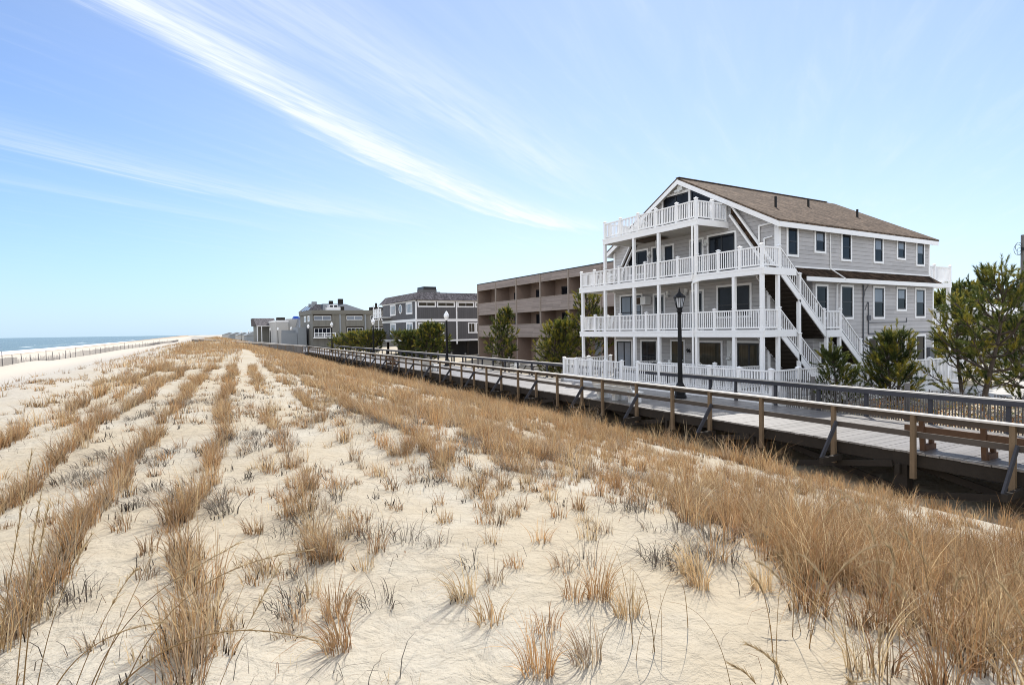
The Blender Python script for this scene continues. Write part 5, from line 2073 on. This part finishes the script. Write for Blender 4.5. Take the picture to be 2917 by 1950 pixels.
def vnoise(x, y, s=0.0):
    xi, yi = np.floor(x), np.floor(y)
    fx1, fy1 = x-xi, y-yi
    fx1, fy1 = fx1*fx1*(3-2*fx1), fy1*fy1*(3-2*fy1)
    a, b_ = hash2(xi, yi, s), hash2(xi+1, yi, s)
    c, d_ = hash2(xi, yi+1, s), hash2(xi+1, yi+1, s)
    return (a*(1-fx1)+b_*fx1)*(1-fy1)+(c*(1-fx1)+d_*fx1)*fy1


def rowx(x0, Y):
    return x0+.075*(Y-5)+.07*np.sin(Y*.8+x0*3)+.05*np.sin(Y*2.1+x0)


def clean(X, Y):
    """bare patch of sand at the lower centre that stays almost free of litter"""
    return ~((X > .85) & (X < 2.75) & (Y < 3.9-.25*(X-.9))) | (rng.random(len(X)) < .12)


grass_parts = []


def add_tufts(P, dist_lod=True, h=.5, **kw):
    P = np.asarray(P)
    if len(P) == 0:
        return
    h = np.broadcast_to(h, (len(P),))*(.72+.55*vnoise(P[:, 0]*1.6, P[:, 1]*1.1, 31.))
    d_ = np.hypot(P[:, 0], P[:, 1])
    hh = np.broadcast_to(h, (len(P),))
    for lo, hi, K, w, r, sg in ((0, 8, 34, .0043, .075, 5), (8, 16, 26, .0058, .09, 5), (16, 32, 17, .010, .13, 4), (32, 70, 11, .019, .22, 3), (70, 400, 8, .042, .5, 3)):
        m_ = (d_ >= lo) & (d_ < hi)
        if m_.any():
            B, hb, ln, ww, col, dr = tuft_blades(P[m_], K, r, hh[m_], .6, w, **kw)
            grass_parts.append(blades(B, hb, ln, ww, col, sg, dr))
            if lo < 32:                          # short brown-black blades at the foot of each tuft
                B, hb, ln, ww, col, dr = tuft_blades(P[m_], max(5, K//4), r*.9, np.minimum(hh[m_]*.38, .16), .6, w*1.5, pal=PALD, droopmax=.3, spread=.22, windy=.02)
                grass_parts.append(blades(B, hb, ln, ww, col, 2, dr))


# planted rows: (offset, first Y, last Y, tufts per metre, height)
ROWS = [(-.82, 3.2, 30, 11, .35, .28), (.05, 2.6, 32, 10, .35, .24), (.87, 4.0, 32, 9, .34, .40), (-1.82, 5.0, 30, 11, .38, .34), (-2.88, 7, 34, 11, .48, .28), (-2.4, 12, 32, 4, .36, .5),
        (-3.6, 16, 30, 4, .34, .55), (1.75, 5.4, 34, 9, .35, .42), (2.6, 6, 34, 11, .38, .36)]
for x0, y0, y1, dn, hh, gap in ROWS:
    n = int((y1-y0)*dn)
    Y = np.sort(rng.uniform(y0, y1, n))
    keep = vnoise(Y*.55, np.full(n, x0*7.3), 1.0)*.7+rng.random(n)*.3 > gap
    Y = Y[keep]
    P = np.stack([rowx(x0, Y)+rng.normal(0, .045, len(Y)), Y], 1)
    add_tufts(P, h=hh*rng.uniform(.65, 1.15, len(Y)))


def scatter(n, x0, x1, y0, y1, keepf, h, ypow=1.0, **kw):
    Y = y0+(y1-y0)*rng.random(n)**ypow
    X = rng.uniform(x0, x1, n)
    k = keepf(X, Y)
    X, Y = X[k], Y[k]
    hh = h*rng.uniform(.7, 1.2, len(X))
    add_tufts(np.stack([X, Y], 1), h=hh, **kw)


def dense(X, Y):
    lim = 2.7+.06*(Y-7)+np.where(Y < 7, (7-Y)*.42, 0)
    hi_ = edge_x(Y)-.25-vnoise(Y*.5, Y*0, 4.)*1.1
    edge = np.clip((X-lim)/1.6, 0, 1)
    row = .5+.5*np.cos(2*PI*(X-.06*(Y-5))/.92)
    nz = vnoise(X*.8, Y*.45, 2.)
    nz = .6*nz+.4*vnoise(X*2.1, Y*1.3, 17.)
    p_ = edge*(.16+.84*row**1.6)*np.clip(2.1*nz-.45, .03, 1.3)*.9+.03
    p_ = np.where((X > hi_) | (X < lim-.7), 0, p_)
    bare = (np.abs(X-(11.6+.03*Y)) < .45) & (Y < 14) & (vnoise(Y*.6, Y*0, 8.) > .62)
    return (rng.random(len(X)) < p_) & ~bare


scatter(7600, 2.2, 15, 2.2, 18, dense, .40)
scatter(11000, 3, 16.5, 18, 40, dense, .46)
scatter(8000, 3, 18, 40, 70, dense, .50)
scatter(4000, 4, 18, 70, 100, dense, .50)


def walkside(X, Y):
    t_ = edge_x(Y)-X
    return (t_ > .5) & (t_ < 2.6) & (rng.random(len(X)) < np.clip(vnoise(X*.7, Y*.6, 51.)*2.6-1.0, 0, 1))


scatter(3000, 11, 17, 2, 60, walkside, .85)
PALR = np.array([(.32, .185, .085), (.25, .125, .055), (.44, .30, .15), (.56, .45, .28), (.17, .095, .05), (.40, .25, .12)])


def tallright(X, Y):
    return rng.random(len(X)) < np.clip((X-2.35-.5*np.maximum(0, Y-1.6))/1.2, 0, 1)*(.35+.65*vnoise(X*1.3, Y*1.3, 5.))


scatter(1700, 2.0, 8.5, .3, 4.4, tallright, .52, pal=PALR, spread=.46)


def crestdense(X, Y):
    xd = X-.055*Y
    p_ = (.25+.9*vnoise(X*.25, Y*.12, 3.))*np.clip((Y-22)/30, .05, 1)
    p_ = np.where((X > edge_x(Y)-1.0), 0, p_)*np.clip((xd+5.4)/1.6, .02, 1)
    path = np.abs(X-(2.0+.075*(Y-20))) < .45
    return (rng.random(len(X)) < p_) & ~(path & (Y < 60))


scatter(4200, -8, 7, 26, 72, crestdense, .48)
scatter(7000, -10, 18, 70, 190, crestdense, .55)
scatter(3500, -10, 30, 190, 340, crestdense, .6)


# sparse tufts on the seaward slope
def slope(X, Y):
    xd = X-.055*Y
    p_ = np.where((xd > -14.0) & (xd < -3), .25+.75*np.exp(-((xd+13.0)/.7)**2), 0)
    return rng.random(len(X)) < p_


scatter(900, -14, -1, 9, 60, slope, .28)
scatter(900, -14, 2, 60, 150, slope, .45)
# loose single shoots over the bare sand
scatter(2600, -1.5, 6.5, 3.0, 16, lambda X, Y: (rng.random(len(X)) < np.clip(vnoise(X*1.1, Y*.7, 14.)*1.9-.75, 0, 1)*np.clip((X+.6)/1.5, 0, 1)) & clean(X, Y), .24)
scatter(900, -6, 5, 2.5, 26, lambda X, Y: (rng.random(len(X)) < .8) & clean(X, Y), .15)
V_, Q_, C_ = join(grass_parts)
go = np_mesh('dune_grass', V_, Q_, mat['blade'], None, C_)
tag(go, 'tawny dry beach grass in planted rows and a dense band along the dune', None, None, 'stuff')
print('grass quads', len(Q_))

# grey flattened mats of last year's grass
parts = []
n = 800
Y = 2.6+12*rng.random(n)**1.3
X = rng.uniform(-1.5, 6, n)+.07*(Y-5)
k = (vnoise(X*1.1, Y*.8, 9.) > .40) & clean(X, Y)
X, Y = X[k], Y[k]
B, hb, ln, ww, col, dr = tuft_blades(np.stack([X, Y], 1), 30, .10, .30, .6, .0048, windy=.5, pal=PALG, droopmax=.95, spread=.75)
parts.append(blades(B, hb, ln*1.1, ww, col, 5, np.clip(dr+.35, 0, .93)))
V_, Q_, C_ = join(parts)
o = np_mesh('matted_grass', V_, Q_, mat['blade'], None, C_)
tag(o, 'grey matted dead grass lying in loops on the sand', None, None, 'stuff')

# loose fallen blades strewn over the sand
n = 7000
Y = 1.6+15*rng.random(n)**1.7
X = rng.uniform(-5, 7.5, n)+.07*(Y-5)
k = (vnoise(X*1.3, Y*.9, 21.) > .34+.25*rng.random(n)) & clean(X, Y)
X, Y = X[k], Y[k]
n = len(X)
B = np.stack([X, Y, gnd(X, Y)+.004], 1)
L = rng.uniform(.08, .38, n)
a_ = rng.uniform(0, 2*PI, n)
pl2 = np.concatenate([PALG, PAL[3:5]])
parts = [blades(B, L, np.stack([np.cos(a_), np.sin(a_)], 1)*rng.uniform(.8, 1.0, n)[:, None], np.full(n, .0038)*rng.uniform(.6, 1.3, n), pl2[rng.choice(len(pl2), n)]*rng.uniform(.5, 1.2, (n, 1)), 4, np.full(n, .92))]
V_, Q_, C_ = join(parts)
o = np_mesh('fallen_grass', V_, Q_, mat['blade'], None, C_)
tag(o, 'loose fallen grass blades strewn over the sand', None, None, 'stuff')

# charred looking stubs of cut stems
mb = MB()
n = 700
Y = 3.0+16*rng.random(n)**1.25
X = rng.uniform(-2.5, 7, n)+.06*(Y-5)
k = (vnoise(X*1.1, Y*.8, 12.) > .40) & (X > -.4-.12*(Y-4)) & clean(X, Y)
for x, yy in zip(X[k], Y[k]):
    for j in range(random.randint(3, 8)):
        ax_, ay_ = x+random.gauss(0, .026), yy+random.gauss(0, .02)
        z = gz(ax_, ay_)
        hh = random.uniform(.02, .085)*random.uniform(.6, 1.1)
        w_ = random.uniform(.0028, .0055)
        mb.cyl((ax_, ay_, z-.02), (ax_+random.gauss(0, .018), ay_+random.gauss(0, .018), z+hh), w_, w_*.55, 4)
tag(mb.build('cut_stubble', mat['stub'], fix=False), 'short dark stubs of cut stems poking out of the sand', None, None, 'stuff')

# single clumps one can point at
CL = [(1.38, 3.04, .30), (1.39, 2.71, .20), (1.63, 3.10, .20), (1.91, 2.65, .24), (2.03, 2.57, .32), (2.03, 2.33, .28), (1.60, 2.48, .15), (1.37, 2.20, .30),
      (1.60, 2.14, .26), (1.86, 3.25, .16), (2.09, 3.04, .20), (.63, 2.90, .40), (.69, 3.23, .34), (2.67, 2.43, .30), (2.82, 2.62, .34), (3.05, 2.28, .30)]
CLB = ['upright grass clump near the middle of the bare sand', 'small spiky clump just below the upright middle clump', 'low clump with loose loops right of the upright middle clump',
       'left one of three close clumps at the right of the bare sand', 'middle one of three close clumps at the right of the bare sand', 'right one of three close clumps at the right of the bare sand',
       'short dark bristly clump between the middle clump and the bottom edge', 'tangled clump at the lower centre edge of the sand', 'thin spiky tuft just right of the tangled bottom clump',
       'wispy small tuft above the low looped clump', 'thin faint tuft above the three close clumps', 'thick tall clump at the lower left centre, nearer half', 'thick tall clump at the lower left centre, farther half',
       'left clump of the group before the lower right thicket', 'farther clump of the group before the lower right thicket', 'right clump of the group before the lower right thicket']
for (x, yy, h), lb in zip(CL, CLB):
    B, hb, ln, ww, col, dr = tuft_blades(np.array([[x, yy]]), 80 if h > .25 else 46, .075, h, .65, .0045, windy=.15, spread=.35)
    v_, q_, c_ = blades(B, hb, ln, ww, col, 6, dr)
    o = np_mesh('grass_clump', v_, q_, mat['blade'], None, c_)
    tag(o, lb, 'grass clump', 'single grass clumps on the bare sand')


# tall stems with feathery heads close to the camera
def stalk_mesh(curves, r0, plume):
    V, Q_, C_ = [], [], []
    for P0, P1, P2, P3, rr, pl in curves:
        P0, P1, P2, P3 = [np.array(a_, float) for a_ in (P0, P1, P2, P3)]
        n = 18
        ts = np.linspace(0, 1, n)
        pts = np.array([(1-t_)**3*P0+3*(1-t_)**2*t_*P1+3*(1-t_)*t_**2*P2+t_**3*P3 for t_ in ts])
        tg = np.gradient(pts, axis=0)
        tg /= np.linalg.norm(tg, axis=1, keepdims=True)
        s1 = np.cross(tg, (.3, -.8, .2))
        s1 /= np.linalg.norm(s1, axis=1, keepdims=True)
        s2 = np.cross(tg, s1)
        rad = rr*1.35*(1-.75*ts)
        b0 = sum(len(v_) for v_ in V)
        ring = []
        for k in range(4):
            a_ = PI/2*k
            ring.append(pts+(s1*math.cos(a_)+s2*math.sin(a_))*rad[:, None])
        V.append(np.stack(ring, 1).reshape(-1, 3))
        for i in range(n-1):
            for k in range(4):
                Q_.append((b0+i*4+k, b0+i*4+(k+1) % 4, b0+i*4+4+(k+1) % 4, b0+i*4+4+k))
        c0 = np.array((.34, .23, .11))*rng.uniform(.7, 1.2)
        C_.append(np.tile(c0, (n*4, 1)))
        if pl:                                   # spikelets along the last third
            K = 90
            tt = rng.uniform(.62, 1, K)
            i0 = np.clip((tt*(n-1)).astype(int), 0, n-2)
            bb = pts[i0]+(pts[i0+1]-pts[i0])*((tt*(n-1))-i0)[:, None]
            dd = tg[i0]+rng.normal(0, .22, (K, 3))
            L = rng.uniform(.015, .04, K)[:, None]
            sd = np.cross(dd, rng.normal(size=(K, 3)))
            sd /= np.linalg.norm(sd, axis=1, keepdims=True)
            sd *= .0018
            b1_ = sum(len(v_) for v_ in V)
            V.append(np.stack([bb-sd, bb+sd, bb+dd*L+sd*.3, bb+dd*L-sd*.3], 1).reshape(-1, 3))
            Q_ += [tuple(b1_+4*i+k for k in range(4)) for i in range(K)]
            C_.append(np.tile(np.array((.42, .32, .19)), (K*4, 1)))
    return np.concatenate(V), np.array(Q_), np.concatenate(C_)


def cam_pt(px, py, dist):
    """world point seen at a photo position at a distance (only used to lay out the nearest stems)"""
    d_ = cF + cR*((px-1458.5)/1624) - cU*((py-975)/1624)
    return np.array(Vector((0, 0, EYE)) + d_*dist)


def stalk(b, m1, m2, tp, rr=.0022, pl=True, d=(2.35, 2.3, 2.2, 2.1)):
    P = [cam_pt(*b, d[0]), cam_pt(*m1, d[1]), cam_pt(*m2, d[2]), cam_pt(*tp, d[3])]
    P[0][2] = gz(P[0][0], P[0][1])-.02
    return (*P, rr, pl)


S1 = [stalk((40, 2150), (50, 1900), (75, 1640), (118, 1400), .0022), stalk((62, 2150), (70, 1880), (100, 1600), (140, 1430), .0024),
      stalk((95, 2150), (110, 1880), (170, 1650), (262, 1520), .0018), stalk((-20, 2150), (0, 1800), (40, 1560), (90, 1290), .002, True)]
S2 = [stalk((120, 2160), (170, 1870), (300, 1790), (470, 1770), .0028), stalk((190, 2160), (230, 1880), (350, 1640), (392, 1620), .0018),
      stalk((240, 2160), (290, 1880), (420, 1600), (480, 1480), .0018, False), stalk((230, 2160), (330, 1700), (520, 1640), (680, 1545), .0022),
      stalk((270, 2160), (420, 1820), (640, 1740), (920, 1830), .0034), stalk((330, 2160), (400, 1780), (560, 1600), (890, 1565), .0022)]
S3 = [stalk((560, 2150), (610, 1800), (690, 1740), (745, 1500), .0016, False), stalk((600, 2150), (640, 1880), (720, 1760), (800, 1600), .0016, True)]
for S, lb in ((S1, 'upright tall stems at the left edge of the foreground'), (S2, 'arching feathery stems sweeping across the lower left corner'), (S3, 'two thin tall stems rising left of the thick clump')):
    v_, q_, c_ = stalk_mesh(S, .002, True)
    o = np_mesh('tall_grass_stems', v_, q_, mat['blade'], None, c_)
    tag(o, lb, 'grass clump', 'tall stems close to the camera')
S4 = []
r_ = np.random.default_rng(5)
for k in range(90):
    bx, by = r_.uniform(1.75, 3.9), r_.uniform(.55, 2.1)
    h_ = r_.uniform(.35, .85)*(.65+.2*(bx-1.75))
    a_ = r_.uniform(0, 2*PI)
    l_ = h_*r_.uniform(.05, .55)
    ux, uy = math.cos(a_)*l_, math.sin(a_)*l_
    b0_ = np.array([bx, by, gz(bx, by)-.02])
    S4.append((b0_, b0_+np.array([ux*.12, uy*.12, h_*.4]), b0_+np.array([ux*.45, uy*.45, h_*.8]), b0_+np.array([ux*1.25, uy*1.25, h_*r_.uniform(.72, 1.0)]), r_.uniform(.001, .0021), r_.random() < .35))
v_, q_, c_ = stalk_mesh(S4, .002, True)
tag(np_mesh('tall_grass_stems', v_, q_, mat['blade'], None, c_), 'thicket of tall brown stems in the lower right corner', 'grass clump', 'tall stems close to the camera')
